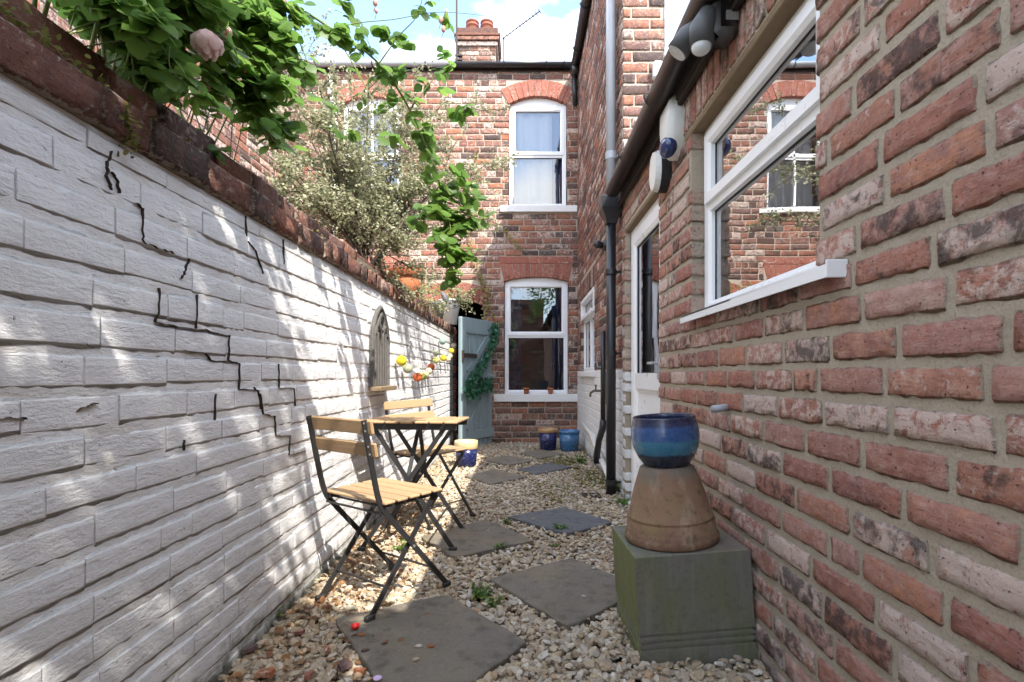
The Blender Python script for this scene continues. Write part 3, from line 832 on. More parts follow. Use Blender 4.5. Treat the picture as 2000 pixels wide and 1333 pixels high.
# ------------------------------------------------------------------ right side: two-storey wing and kitchen extension (plane x = 0.80)
RX = .80; CORN = 4.05
def opn(ya, yb, za, zb): return (-yb, -ya, za, zb)
wing = thing('rear_wing', 'two-storey brick rear wing with white-painted base and small top-hung window', 'house wing', (RX, 0, 0), R(-90))
WW = opn(5.60, 6.85, 1.0, 1.95)
wall_core(wing, -7.3, -CORN, -.05, 5.30, [WW], .25, M['mortar_far'])
lay_bricks(wing, -7.3, -CORN, -.03, 5.28, [WW, (WW[0]-.05, WW[1]+.05, .93, 1.0), (WW[0]-.09, WW[1]+.09, 1.95, 2.17)], M['brick_far'], 'far', row=.0865, header_every=5, seed=5,
           alt=(lambda u, z: z < 1.0, M['white_brick']))
x = WW[0] - .08
while x < WW[1] + .02:
    MB().bbox(x+.004, x+.078, -.009, .09, 1.955, 2.165, .003).build('arch_brick', M['brick_far'], wing); x += .082
ww = upvc_window(wing, WW[0]+.005, WW[1]-.005, 1.0, 1.95, 1.66, y=.03, fw=.05, sash_proud=.045, sill=(WW[0]-.04, WW[1]+.04, .935, .998), sill_y=-.05)
MB().box((WW[0]+WW[1])/2-.03, (WW[0]+WW[1])/2+.03, .034, .09, 1.05, 1.632).build('mullion', M['upvc'], ww)
room(wing, WW[0]-.05, WW[1]+.05, .95, 2.0, .26, 2.0)
# painted joints at the base: a thin painted skin over the mortar between the bricks
MB().box(-7.3, -CORN, -.0015, .01, -.045, 1.0).build('painted_joint', M['white_joint'], wing)
# gable end of the wing above the extension roof
wing2 = thing('wing_end_wall', 'sunlit brick end wall of the rear wing rising above the extension roof, part white-rendered', 'wall', (0, CORN-.006, 0))
wall_core(wing2, RX+.003, 3.2, 2.25, 5.9, [], .24, M['mortar_far'])
rx_ = (1297-VX)/FX*CORN
lay_bricks(wing2, RX-.006, rx_, 2.3, 5.9, [], M['brick_far'], 'far', row=.0865, seed=12, limit=120)
MB().bbox(rx_, 3.2, -.02, .05, 2.26, 5.9, .004).build('white_render', M['render_white'], wing2)
MB().bbox((1272-VX)/FX*CORN, (1290-VX)/FX*CORN, -.075, -.005, 3.27, 3.40, .012).build('vent_cover', M['alarm'], wing2)
# wing eaves
we = half_gutter(MB(), (-7.25, -.062, 5.24), (-4.0, -.062, 5.24), .058, (0, 1, 0)).build('gutter', M['black_plastic'], wing, True)
MB().box(-7.3, -3.98, -.012, .03, 5.17, 5.32).build('fascia', M['fascia'], wing)
MB().tube([(-7.05,-.062,5.24),(-7.05,-.062,5.1)], .05, 10).tube([(-7.2,-.06,5.22),(-7.2,-.05,4.75)], .036, 10).build('gutter_outlet', M['black_plastic'], wing, True)
for y in (4.3, 5.1, 5.9, 6.7):
    MB().tube([(-y, -.062 + .065*math.cos(a), 5.245 - .065*math.sin(a)) for a in [math.pi*k/10 for k in range(11)]], .008, 6).build('gutter_bracket', M['black_plastic'], we)
mesh_obj('roof', [(-7.9,-.10,5.26),(-3.95,-.10,5.26),(-3.95,2.6,6.5),(-7.9,2.6,6.5)], [(0,1,2,3)], M['slate_roof'], wing)

ext = thing('kitchen_extension', 'single-storey red brick kitchen extension with white window and glazed door along the yard', 'extension', (RX, 0, 0), R(-90))
KW = opn(1.385, 2.40, 1.235, 2.09); DR = opn(2.97, 3.93, -.05, 2.05)
LINT = (KW[0]-.10, KW[1]+.10, 2.09, 2.125)
ETOP = 2.33
wall_core(ext, -CORN+.002, 3.2, -.05, ETOP+.1, [KW, DR], .26, M['mortar_near'])
SOL = (KW[0]-.16, KW[1]+.30, 2.125, ETOP)
lay_bricks(ext, -CORN+.004, 3.2, -.04, ETOP, [KW, DR, LINT, SOL, (DR[0]-.02, DR[1]+.02, 2.05, 2.08)], M['brick_near'], 'near', row=.0855, length=.252, joint=.0185, seed=21,
           alt=(lambda u, z: z < 1.02 and u < -3.93, M['white_brick']))
x = SOL[0]; k = 0
while x < SOL[1] - .02:
    wd = random.uniform(.068, .08)
    o = bpy.data.objects.new('soldier_brick', brick_mesh('near', k % 10, M['brick_near']))
    o.location = (x + wd/2, 0, (SOL[2]+SOL[3])/2); o.scale = (SOL[3]-SOL[2]-.012, 1, wd-.009); o.rotation_euler = (0, R(90), 0)
    link(o, ext); x += wd; k += 1
MB().bbox(LINT[0], LINT[1], -.004, .10, LINT[2]+.001, LINT[3]-.001, .004).build('lintel', M['lintel'], ext)
MB().bbox(DR[0]-.02, DR[1]+.02, -.003, .10, 2.052, 2.079, .003).build('lintel', M['lintel'], ext)
kw = upvc_window(ext, KW[0]+.006, KW[1]-.006, KW[2], KW[3], 1.735, y=.055, fw=.06, sash_proud=.014)
# projecting plastic cill
cl = MB()
cl.prism([(KW[0]-.02, 1.200), (KW[1]+.125, 1.200), (KW[1]+.125, 1.232), (KW[0]-.02, 1.232)], -.052, -.046)
cl.add([(KW[0]-.02,-.052,1.2325),(KW[1]+.125,-.052,1.2325),(KW[1]+.125,.06,1.252),(KW[0]-.02,.06,1.252),
        (KW[0]-.02,-.052,1.226),(KW[1]+.125,-.052,1.226),(KW[1]+.125,.06,1.236),(KW[0]-.02,.06,1.236)],
       [(0,1,2,3),(7,6,5,4),(0,4,5,1),(1,5,6,2),(2,6,7,3),(3,7,4,0)])
cl.build('cill', M['upvc'], kw)
MB().bbox(KW[1]+.125, KW[1]+.131, -.054, .0, 1.198, 1.243, .002).build('cill_end_cap', M['upvc'], kw)
# rough painted far reveal
room(ext, KW[0]-.02, KW[1]+.02, KW[2]-.02, KW[3]+.02, .265, 2.2)
# door
dx0, dx1 = DR[0]+.004, DR[1]-.004
df = MB().ring(dx0, dx1, -.03, 2.048, frame_prof(.06, .04, .11)); door_frame = df.build('door_frame', M['upvc'], ext)
lf0, lf1, lz0, lz1 = dx0+.05, dx1-.05, .03, 2.0
dl = MB().ring(lf0, lf1, lz0, lz1, frame_prof(.10, .032, .09))
dl.box(lf0+.095, lf1-.095, .036, .088, .86, .97)
dl.ring(lf0+.10, lf1-.10, .13, .86, [(0,.06),(0,.045),(.03,.052),(.03,.06)])
door = dl.build('door', M['upvc'], ext)
quad('door_panel', lf0+.10, lf1-.10, .13, .86, .058, M['upvc'], door)
quad('pane', lf0+.10, lf1-.10, .97, lz1-.10, .06, M['glass'], door)
MB().ring(lf0+.098, lf1-.098, .968, lz1-.098, [(0,.052),(.006,.054),(.006,.07),(0,.07)]).build('gasket', M['gasket'], door)
MB().bbox(lf1-.075, lf1-.045, .018, .032, .93, 1.13, .004).tube([(lf1-.06,.018,1.03),(lf1-.06,-.01,1.03),(lf1-.17,-.012,1.03)], .009, 8).build('door_handle', M['grey_pipe'], door)
MB().bbox(dx0-.005, dx1+.005, -.03, .12, -.045, -.006, .006).build('threshold', M['sill_paint'], ext)
room(ext, DR[0]-.02, DR[1]+.02, .0, 2.05, .27, 2.5)
curtain(ext, lf0+.1, lf0+.30, .2, 1.95, .30, M['curtain_white'], 4)
# eaves of the extension
MB().box(-CORN-.01, 3.2, -.048, .02, 2.30, 2.46).build('fascia', M['fascia'], ext)
MB().box(-CORN-.01, 3.2, -.040, -.02, 2.275, 2.299).build('batten', M['fascia'], ext)
GX, GZ = -.108, 2.395
eg = half_gutter(MB(), (-3.90, GX, GZ-.03), (3.2, GX, GZ+.01), .056, (0, 1, 0), 14).build('gutter', M['brown_gutter'], ext, True)
for y in (1.72, 2.62, 3.30):
    MB().tube([(-y, GX + .061*math.cos(a), GZ - .005 - .061*math.sin(a)) for a in [math.pi*k/12 for k in range(13)]], .010, 6).build('gutter_union', M['brown_gutter'], eg)
mesh_obj('roof', [(-CORN,-.075,2.475),(3.2,-.075,2.475),(3.2,2.4,3.3),(-CORN,2.4,3.3)], [(0,1,2,3)], M['slate_roof'], ext)
# downpipe with hopper
dp = thing('downpipe', 'black plastic downpipe with square hopper between glazed door and small window', 'downpipe', (.715, 4.10, 0))
MB().tube([(0,0,-.03),(0,0,2.22)], .039, 16).build('pipe', M['black_plastic'], dp, True)
hp = MB(); vs = []
for (s, z) in ((.042, 2.16), (.05, 2.20), (.085, 2.28), (.092, 2.36), (.092, 2.375)):
    vs += [(-s,-s,z),(s,-s,z),(s,s,z),(-s,s,z)]
fs = [(i*4+k, i*4+(k+1)%4, i*4+4+(k+1)%4, i*4+4+k) for i in range(4) for k in range(4)] + [(16,17,18,19)]
hp.add(vs, fs).build('hopper', M['black_plastic'], dp)
for z in (.10, 1.13, 1.78):
    MB().tube([(0,0,z-.02),(0,0,z+.02)], .046, 16).box(.03,.085,-.012,.012,z-.008,z+.008).build('bracket', M['black_plastic'], dp)
gp = thing('grey_soil_pipe', 'slim grey pipe running up the rear wing wall above the extension gutter', 'pipe', (.735, 4.22, 0))
MB().tube([(0,0,2.3),(0,0,5.18)], .040, 16).build('pipe', M['grey_pipe'], gp, True)
for z in (2.76, 4.3):
    MB().tube([(0,0,z-.03),(0,0,z+.03)], .046, 16).box(.03,.065,-.01,.01,z-.01,z+.01).build('bracket', M['grey_pipe'], gp)
wp = thing('black_waste_pipe', 'thin black waste pipe with rubbery elbow behind the downpipe', 'pipe', (.755, 4.75, 0))
MB().tube([(0,0,1.36),(0,0,.52)], .024, 12).build('pipe', M['black_plastic'], wp, True)
MB().tube([(0,0,.54),(-.005,.0,.46),(-.03,.06,.34),(-.04,.12,.20),(-.035,.13,.12)], [.03,.032,.03,.032,.036], 12).build('elbow', M['black_plastic'], wp, True)
MB().tube([(0,0,1.17),(-.05,0,1.17),(-.06,0,1.10),(-.05,0,1.03),(0,0,1.03)], .006, 6).build('wire_handle', M['grey_pipe'], wp)
wp2 = tag(MB().tube([P(1138,828,6.35), P(1156,850,5.7), P(1168,885,5.1), P(1182,915,4.62), P(1200,958,4.2)], .026, 12).build('white_waste_pipe', M['white_pipe'], None, True), 'white plastic waste pipe sloping along the painted wall foot', 'pipe')
tp = thing('garden_tap', 'small outdoor tap on the painted wall under the side window', 'tap', (.80, 5.05, .80))
MB().tube([(0,0,0),(-.09,0,0),(-.12,0,-.02),(-.125,0,-.06)], .012, 8).build('spout', M['brass'], tp)
MB().tube([(-.07,0,0),(-.07,0,.05)], .008, 6).bar((-.07,-.035,.055),(-.07,.035,.055),.012,.01).build('handle', M['brass'], tp)
mbx = tag(MB().bbox(.735,.80,4.38,4.52,.70,.98,.008).build('meter_box', M['meter']), 'small brown box fixed to wall behind the downpipe', 'box')
bl = thing('bulkhead_lamp', 'small round black lamp high on the rear wing wall beside the downpipe', 'lamp', (.80, 4.75, 2.16))
MB().tube([(0,0,0),(-.05,0,0)], .05, 14).build('base', M['black_plastic'], bl, True)
MB().tube([(-.05,0,0),(-.10,-.02,.0),(-.13,-.03,.01)], [.03,.036,.03], 12).build('head', M['black_plastic'], bl, True)
# alarm boxes and security light on the extension
ab = thing('alarm_bell_box', 'cream burglar alarm box with blue lens beside the large kitchen window', 'alarm box', (.80, 2.60, 2.12))
prof = [(-.095, .21), (-.105, .12), (-.085, .02), (-.04, -.05), (.0, -.075), (.04, -.05), (.085, .02), (.105, .12), (.095, .21)]
vs = []; n = len(prof)
for (dx, sc) in ((0, 1.0), (-.05, 1.0), (-.075, .86), (-.083, .6)):
    vs += [(dx, y*sc, .07 + (z-.07)*sc) for y, z in prof]
fs = [(i*n+k, i*n+(k+1)%n, (i+1)*n+(k+1)%n, (i+1)*n+k) for i in range(3) for k in range(n)] + [tuple(3*n+k for k in range(n))]
mesh_obj('cover', vs, fs, M['alarm'], ab, True)
MB().ico((-.058, -.012, -.012), .062, 3, (.72, 1.05, .85)).build('lens', M['lens_blue'], ab, True)
MB().tube([(-.05,.098,.13),(-.05,.107,.13)], .008, 8).build('screw', M['grey_pipe'], ab)
a2 = thing('siren_box', 'flat cream oval siren box with dark backplate under the alarm', 'alarm box', (.80, 2.80, 2.07))
def oval(w, h, n=20): return [(w*math.cos(2*math.pi*k/n), h*math.sin(2*math.pi*k/n)*(1 if True else 1)) for k in range(n)]
def oval_slab(name, x0, x1, w, h, mat, par, s2=1.0):
    o = oval(w, h); n = len(o)
    vs = [(x0, y, z) for y, z in o] + [(x1, y*s2, z*s2) for y, z in o]
    fs = [tuple(range(n)), tuple(range(2*n-1, n-1, -1))] + [(k, n+k, n+(k+1)%n, (k+1)%n) for k in range(n)]
    return mesh_obj(name, vs, fs, mat, par)
oval_slab('backplate', 0, -.055, .082, .115, M['alarm_back'], a2)
oval_slab('cover', -.0555, -.085, .08, .112, M['alarm'], a2, .9)
sl_ = thing('security_light', 'dark grey motion-sensor light with milky lens under the extension gutter', 'security light', (.775, 1.93, 2.30))
MB().bbox(-.075, .02, -.075, .045, -.10, .06, .022).build('body', M['lamp_grey'], sl_, True)
MB().tube([(-.07,-.02,-.0),(-.10,-.02,-.05),(-.105,-.02,-.115)], [.045,.05,.042], 14).build('sensor_head', M['lamp_grey'], sl_, True)
MB().ico((-.105,-.02,-.118), .036, 2, (1,1,.8)).build('lens', M['lens_clear'], sl_, True)
MB().box(-.035,.012,-.0775,-.0752,-.055,-.02).build('rating_label', M['sticker'], sl_)
MB().tube([(-.06,.03,.02),(-.12,.09,-.005),(-.155,.11,-.055)], [.03,.042,.046], 14).build('spot_head', M['lamp_grey'], sl_, True)
MB().tube([(-.155,.11,-.056),(-.158,.111,-.060)], [.040,.040], 14).build('spot_lens', M['lens_clear'], sl_)
st = tag(MB().tube([(.81,1.983,.835),(.735,1.975,.826)], .0145, 12).build('overflow_pipe', M['grey_pipe'], None, True), 'short grey overflow pipe poking from brick wall behind blue bowl', 'pipe')

# ------------------------------------------------------------------ left: white painted boundary wall with brick coping (plane x = -0.96)
LX = -.96
lw_ = thing('boundary_wall', 'cracked white-painted brick yard wall topped with dark brick coping', 'wall', (LX, 0, 0), R(90))
WTOP = 1.515; LEND = 7.12
wall_core(lw_, -1.2, LEND, -.05, WTOP, [], .23, M['white_joint'])
lay_bricks(lw_, -1.2, LEND, -.05, WTOP, [], M['white_brick'], 'white', row=.0885, length=.25, joint=.014, seed=31, head=-.003)
MB().bbox(-1.2, LEND, .02, .24, WTOP+.001, 1.60, .004).build('coping_bed', M['mortar_dark'], lw_)
MB().bbox(-1.2, LEND-1.0, .075, .36, 1.601, 1.70, .004).build('coping_bed', M['mortar_dark'], lw_)
u = -1.2; k = 0
while u < LEND:
    l = random.choice((.24, .25, .26, .15)) * random.uniform(.93, 1.05)
    if u > 2.4: l = random.choice((.11, .12, .23)) * random.uniform(.9, 1.1)
    o = bpy.data.objects.new('coping_brick', brick_mesh('coping', k % 10, M['brick_coping']))
    o.location = (u + l/2, -.012 + random.uniform(-.006, .006), 1.567 + random.uniform(-.004, .004)); o.scale = (l-.009, 1, .098)
    o.rotation_euler = (0, random.uniform(-.012, .012), random.uniform(-.02, .02)); link(o, lw_); u += l; k += 1
MB().bbox(-1.2, LEND, .0, .09, 1.56, 1.612, .006).build('coping_top', M['brick_coping'], lw_)
u = -1.2
while u < LEND - 1.1:
    l = random.uniform(.17, .27)
    if random.random() < .93:
        o = bpy.data.objects.new('coping_brick', brick_mesh('coping', k % 10, M['brick_coping']))
        o.location = (u + l/2, .075 + random.uniform(-.015, .012), 1.678 + random.uniform(-.008, .008)); o.scale = (l-.010, 1, .108)
        o.rotation_euler = (0, random.uniform(-.03, .03), random.uniform(-.05, .05)); link(o, lw_)
    u += l; k += 1
MB().bbox(-1.2, LEND-1.15, .085, .34, 1.66, 1.735, .008).build('coping_top', M['brick_coping'], lw_)
# end pier in bare brick
MB().box(LEND+.003, LEND+.10, -.03, .2, -.05, 1.62).build('pier_core', M['mortar_far'], lw_)
for i in range(19):
    MB().bbox(LEND-.02, LEND+.108, -.042, .21, -.04 + i*.0865, .034 + i*.0865, .004).build('pier_brick', M['brick_coping' if i % 3 else 'brick_red'], lw_)
# cracks along the joints
def Z5(x, y): return (x/2.0514, 150 + y/2.0514)
def Z7(x, y): return (x/2.105, 700 + y/2.105)
cracks = [[Z5(*p) for p in q] for q in (
    [(460,298),(442,345),(438,400),(456,455)], [(455,380),(480,420),(488,468)],
    [(553,505),(578,528),(577,600),(582,662),(650,690),(712,708)], [(765,730),(752,775),(730,812)],
    [(648,850),(640,950),(630,985),(720,1003),(830,1015),(925,1038),(922,1135),(966,1150),(964,1252),(1040,1258),(1052,1333)],
    [(740,1098),(830,1110),(852,1135),(925,1140)], [(1141,650),(1142,752)], [(795,870),(793,1010)], [(1000,660),(1030,700),(1060,790)],
    [(990,560),(993,640)], [(1122,1150),(1124,1245),(1182,1250),(1188,1320)])]
cracks += [[Z7(*p) for p in q] for q in ([(1053,120),(1075,150),(1090,232),(1135,236),(1139,320),(1198,318),(1194,400),(1262,382)],
    [(330,215),(385,190),(412,184)], [(765,335),(764,380)], [(892,150),(890,255)], [(0,250),(100,243),(120,252)])]
for cpts in cracks:
    pts = []
    for (px, py) in cpts:
        q = PW(px, py, LX + .01); pts.append((q.y, q.z))
    fine = []
    for i in range(len(pts)-1):
        for t in (0, .2, .4, .6, .8):
            fine.append((pts[i][0]+(pts[i+1][0]-pts[i][0])*t + random.uniform(-.003,.003), pts[i][1]+(pts[i+1][1]-pts[i][1])*t + random.uniform(-.003,.003)))
    fine.append(pts[-1]); mb = MB()
    vs = []
    for i, (a, b) in enumerate(fine):
        wd = (.00018 + .00062 * random.random() ** 2) * min(1.0, a / 2.2 + .15) * (0.4 if i in (0, len(fine)-1) else 1)
        j = min(i+1, len(fine)-1); h = max(i-1, 0)
        dx, dz = fine[j][0]-fine[h][0], fine[j][1]-fine[h][1]; L = math.hypot(dx, dz) or 1
        nx, nz = -dz/L*wd, dx/L*wd
        vs += [(a-nx, -.0085, b-nz), (a+nx, -.0085, b+nz), (a+nx, .0, b+nz), (a-nx, .0, b-nz)]
    fs = []
    for i in range(len(fine)-1):
        fs += [(i*4+k, i*4+(k+1)%4, i*4+4+(k+1)%4, i*4+4+k) for k in range(4)]
    mesh_obj('crack', vs, fs, M['crack'], lw_)

# ------------------------------------------------------------------ neighbour's wing and the wall behind the camera (seen in reflections)
nb = thing('neighbour_wing', 'sunlit brick side wall of the neighbouring house rising behind the roses', 'house wing', (-3.10, 0, 0), R(90))
wall_core(nb, 1.5, FY, -.05, 5.3, [], .25, M['mortar_far'])
lay_bricks(nb, 1.5, FY, 1.2, 5.28, [], M['brick_far'], 'far', row=.0865, header_every=5, seed=41, occl=lambda x, y: x < 480)
half_gutter(MB(), (1.4, -.062, 5.24), (7.2, -.062, 5.24), .058, (0, 1, 0)).build('gutter', M['black_plastic'], nb, True)
np_ = thing('white_downpipe', 'white downpipe on the neighbouring house seen through the bush', 'downpipe', (-2.62, 7.18, 0))
MB().tube([(0,0,0),(0,0,4.55),(.0,-.02,4.7),(-.06,-.04,4.9),(-.06,-.0,5.15)], .036, 12).build('pipe', M['white_pipe'], np_, True)
bw = thing('rear_boundary_wall', 'tall brick wall behind the yard, mirrored in the lower window', 'wall', (.8, -3.2, 0), R(180))
wall_core(bw, 0, 1.76, -.05, 3.6, [], .22, M['mortar_dark'])
lay_bricks(bw, 0, 1.76, -.03, 3.6, [], M['brick_far'], 'far', seed=43, limit=0)

# ------------------------------------------------------------------ paving slabs
slabs = [([(650,1207),(872,1160),(1034,1252),(800,1420)], 'slab_brown', 'large brown slate slab under the legs of the front folding chair'),
         ([(953,1130),(1118,1088),(1262,1150),(1111,1224)], 'slab_brown', 'brown slate slab beside the square green pedestal'),
         ([(989,1009),(1102,990),(1199,1020),(1107,1042)], 'slab_dark', 'dark blue slate slab in front of the glazed door'),
         ([(820,1048),(950,1014),(1044,1055),(886,1088)], 'slab_brown', 'brown slate slab under the feet of the slatted table'),
         ([(906,929),(967,917),(1032,931),(958,945)], 'slab_brown', 'brown slate slab beyond the rear folding chair, nearest the cream-rimmed pot'),
         ([(1010,916),(1075,904),(1117,912),(1048,926)], 'slab_dark', 'dark blue slate slab between two brown slabs near the far end'),
         ([(938,898),(991,890),(1044,899),(997,908)], 'slab_brown', 'small brown slate slab in front of the garden gate'),
         ([(1014,885),(1051,877),(1102,886),(1056,895)], 'slab_brown', 'brown slate slab at the foot of the navy and blue pots')]
slab_polys = []
for k, (pts, mt, lab) in enumerate(slabs):
    zt = .016
    q = [G(px, py, zt) for px, py in pts]
    slab_polys.append([(p.x, p.y) for p in q])
    c = sum((p for p in q), Vector()) / 4
    out = []
    for i in range(4):                    # slightly uneven riven edges
        a, b = q[i], q[(i+1) % 4]
        for t in range(8):
            p = a.lerp(b, t/8); d = (p - c).normalized()
            out.append(p + d * (random.uniform(-.006, .003) - (.008 if t == 0 else 0)))
    n = len(out); vs = [(p.x, p.y, zt - .028) for p in out] + [(p.x, p.y, zt - .004) for p in out]
    vs += [(c.x + (p.x-c.x)*.985, c.y + (p.y-c.y)*.985, zt) for p in out]
    fs = [(i, (i+1)%n, n+(i+1)%n, n+i) for i in range(n)] + [(n+i, n+(i+1)%n, 2*n+(i+1)%n, 2*n+i) for i in range(n)] + [tuple(2*n+i for i in range(n))]
    tag(mesh_obj('paving_slab', vs, fs, M[mt]), lab, 'paving slab', 'slate slabs laid as stepping stones')

# ------------------------------------------------------------------ gravel
def inside(poly, X, Y):
    ins = np.zeros(len(X), bool); n = len(poly)
    for i in range(n):
        x0, y0 = poly[i]; x1, y1 = poly[(i+1) % n]
        c = ((y0 > Y) != (y1 > Y)) & (X < (x1-x0)*(Y-y0)/((y1-y0) or 1e-9) + x0)
        ins ^= c
    return ins
def stones(N, x0, x1, y0, y1, smin, smax, zlo, zhi, sub, onslab=False):
    X = rng.uniform(x0, x1, N); Y = rng.uniform(y0, y1, N)
    keep = np.ones(N, bool)
    if not onslab:
        for p in slab_polys:
            c = np.mean(p, axis=0); sp = [(c[0]+(a-c[0])*.985, c[1]+(b-c[1])*.985) for a, b in p]
            keep &= ~inside(sp, X, Y)
        keep &= ~((X > .41) & (X < .80) & (Y > 1.74) & (Y < 2.06))
    X, Y = X[keep], Y[keep]; N = len(X)
    V = np.array(ICO[sub][0]); F = np.array(ICO[sub][1])
    sz = rng.uniform(smin, smax, N) * rng.choice([.7, 1, 1, 1.25], N)
    sc = np.stack([rng.uniform(.75, 1.3, N), rng.uniform(.6, 1.0, N), rng.uniform(.32, .65, N)], 1) * sz[:, None]
    jit = 1 + rng.uniform(-.28, .22, (N, len(V), 1))
    pts = V[None] * jit * sc[:, None, :]
    a, b, c = rng.uniform(0, 6.28, N), rng.normal(0, .35, N), rng.normal(0, .35, N)
    ca, sa, cb, sb, cc, sc_ = np.cos(a), np.sin(a), np.cos(b), np.sin(b), np.cos(c), np.sin(c)
    x, y, z = pts[..., 0], pts[..., 1], pts[..., 2]
    y, z = y*cb[:, None]-z*sb[:, None], y*sb[:, None]+z*cb[:, None]
    x, z = x*cc[:, None]+z*sc_[:, None], -x*sc_[:, None]+z*cc[:, None]
    x, y = x*ca[:, None]-y*sa[:, None], x*sa[:, None]+y*ca[:, None]
    out = np.stack([x + X[:, None], y + Y[:, None], z + rng.uniform(zlo, zhi, N)[:, None]], 2).reshape(-1, 3)
    faces = (F[None] + (np.arange(N) * len(V))[:, None, None]).reshape(-1, 3)
    return out, faces
def big_mesh(name, parts, mat, smooth=False, parent=None):
    V = []; Fs = []; b = 0
    for v, f in parts:
        V.append(v); Fs.append(f + b); b += len(v)
    V = np.concatenate(V); Fs = np.concatenate(Fs); k = Fs.shape[1]
    m = bpy.data.meshes.new(name)
    m.vertices.add(len(V)); m.vertices.foreach_set('co', V.astype(np.float32).ravel())
    m.loops.add(Fs.size); m.loops.foreach_set('vertex_index', Fs.astype(np.int32).ravel())
    m.polygons.add(len(Fs)); m.polygons.foreach_set('loop_start', np.arange(0, Fs.size, k, dtype=np.int32))
    m.polygons.foreach_set('loop_total', np.full(len(Fs), k, np.int32))
    m.polygons.foreach_set('use_smooth', np.full(len(Fs), smooth, bool))
    m.update(calc_edges=True); m.validate(); m.materials.append(mat)
    o = bpy.data.objects.new(name, m); return link(o, parent)
gv = [stones(9500, -.95, .79, 1.2, 2.7, .011, .018, -.026, -.006, 1),
      stones(5200, -.95, .79, 1.2, 2.7, .010, .019, -.012, .008, 1),
      stones(14000, -.95, .79, 2.7, 5.0, .011, .018, -.026, -.004, 0),
      stones(6500, -.95, .79, 2.7, 5.0, .010, .018, -.012, .008, 0),
      stones(9000, -.95, .79, 5.0, 7.28, .013, .020, -.024, .002, 0),
      stones(1200, -1.3, -.56, 7.28, 8.2, .013, .020, -.024, .002, 0)]
go = big_mesh('gravel', gv, M['gravel'])
go['kind'] = 'stuff'; go['label'] = 'cream and brown flint gravel covering the yard floor'; go['category'] = 'gravel'
# a few stones lying on the slabs
for (px, py, lab) in ((818,1262,'flat grey-green pebble on the large brown slab'), (842,1262,'orange pebble on the large brown slab'), (1140,1165,'small brown pebble on slab beside the green pedestal'),
                 (812,1288,'small white pebble on the large brown slab'), (706,1240,'pale pink pebble beside the red petal'), (1160,1110,'pale pebble on slab beside the green pedestal'),
                 (953,1037,'white pebble on slab under the slatted table'), (1042,1014,'white pebble on the dark slate slab')):
    p = G(px, py, .02); r0 = .011 if py > 1100 else .009
    V, F = ICO[1]
    o = mesh_obj('pebble', [(v[0]*r0*random.uniform(.9,1.3), v[1]*r0*random.uniform(.7,1), v[2]*r0*.5) for v in V], F, M['shard'] if 'orange' in lab or 'pink' in lab else M['gravel'])
    o.location = p; o.rotation_euler = (0, 0, random.uniform(0, 6)); tag(o, lab, 'pebble', 'pebbles on slabs')
# terracotta and slate shards by the wall foot
for (px, py, sx, rot, mt, lab) in ((520,1318,.055,.4,'shard','large orange terracotta shard by the white wall foot'), (605,1322,.04,1.2,'shard','long terracotta shard lying between two larger shards'),
        (672,1304,.06,2.2,'shard_dark','dark purple slate shard against the large brown slab'), (703,1314,.045,.1,'shard','split orange terracotta shard on edge of the large slab'),
        (585,1238,.03,.8,'shard','small rust-red shard near foot of the front chair'), (488,1272,.04,1.0,'shard_dark','brown slate splinter against the mossy wall foot'),
        (638,1270,.03,2.0,'shard','thin terracotta chip halfway between wall and large slab'), (712,1276,.022,.5,'shard_dark','purple chip on the left corner of the large slab')):
    p = G(px, py, .010); n = 6; sx *= .72
    poly = [(sx*random.uniform(.55,1.15)*math.cos(2*math.pi*i/n), sx*.55*random.uniform(.5,1.15)*math.sin(2*math.pi*i/n)) for i in range(n)]
    vs = [(x, y, 0) for x, y in poly] + [(x*.9, y*.9, .013) for x, y in poly]
    o = mesh_obj('shard', vs, [tuple(reversed(range(n))), tuple(range(n, 2*n))] + [(i, (i+1)%n, n+(i+1)%n, n+i) for i in range(n)], M[mt])
    o.location = p; o.rotation_euler = (random.uniform(-.25,.25), random.uniform(-.25,.25), rot); tag(o, lab, 'shard')
rp = thing('red_petal', 'bright red curled petal on the large brown slab', 'petal', G(694, 1229, .018))
MB().lathe([(.002,.002),(.011,.003),(.0155,.010),(.0165,.016),(.0145,.015),(.010,.006),(.001,.004)], 14).build('cup', M['red_petal'], rp, True)
lp = thing('lilac_petal', 'small lilac petal on the large brown slab', 'petal', G(737, 1329, .018))
MB().lathe([(.002,.002),(.010,.003),(.014,.008),(.0125,.007),(.001,.004)], 12).build('cup', M['lilac_petal'], lp, True)

# ------------------------------------------------------------------ leaves and plants
def leaf_template(w=.5, fold=.12, droop=.12, n=4):
    """one leaf along +x, length 1; quads either side of the midrib"""
    vs = []; xs = [0, .22, .5, .78, 1.0]; ws = [0.06, .38, .5, .36, .02]
    for x, h in zip(xs, ws):
        z = -droop * x * x
        vs += [(x, -h*w*1.6, z + fold*h), (x, 0, z), (x, h*w*1.6, z + fold*h)]
    fs = []
    for i in range(4):
        for k in range(2):
            a = i*3+k; fs.append((a, a+3, a+4, a+1))
    return np.array(vs), np.array(fs)
LT = leaf_template()
LT_NARROW = leaf_template(.3, .1, .15)
LT_ROUND = leaf_template(.62, .10, .18)
def leaf_rots(D, Nn, roll=0.5):
    """frames with x along D and z near Nn"""
    D = D / np.linalg.norm(D, axis=1, keepdims=True)
    Nn = Nn - D * np.sum(D*Nn, 1, keepdims=True)
    Nn = Nn / (np.linalg.norm(Nn, axis=1, keepdims=True) + 1e-9)
    Yv = np.cross(Nn, D)
    return np.stack([D, Yv, Nn], 2)
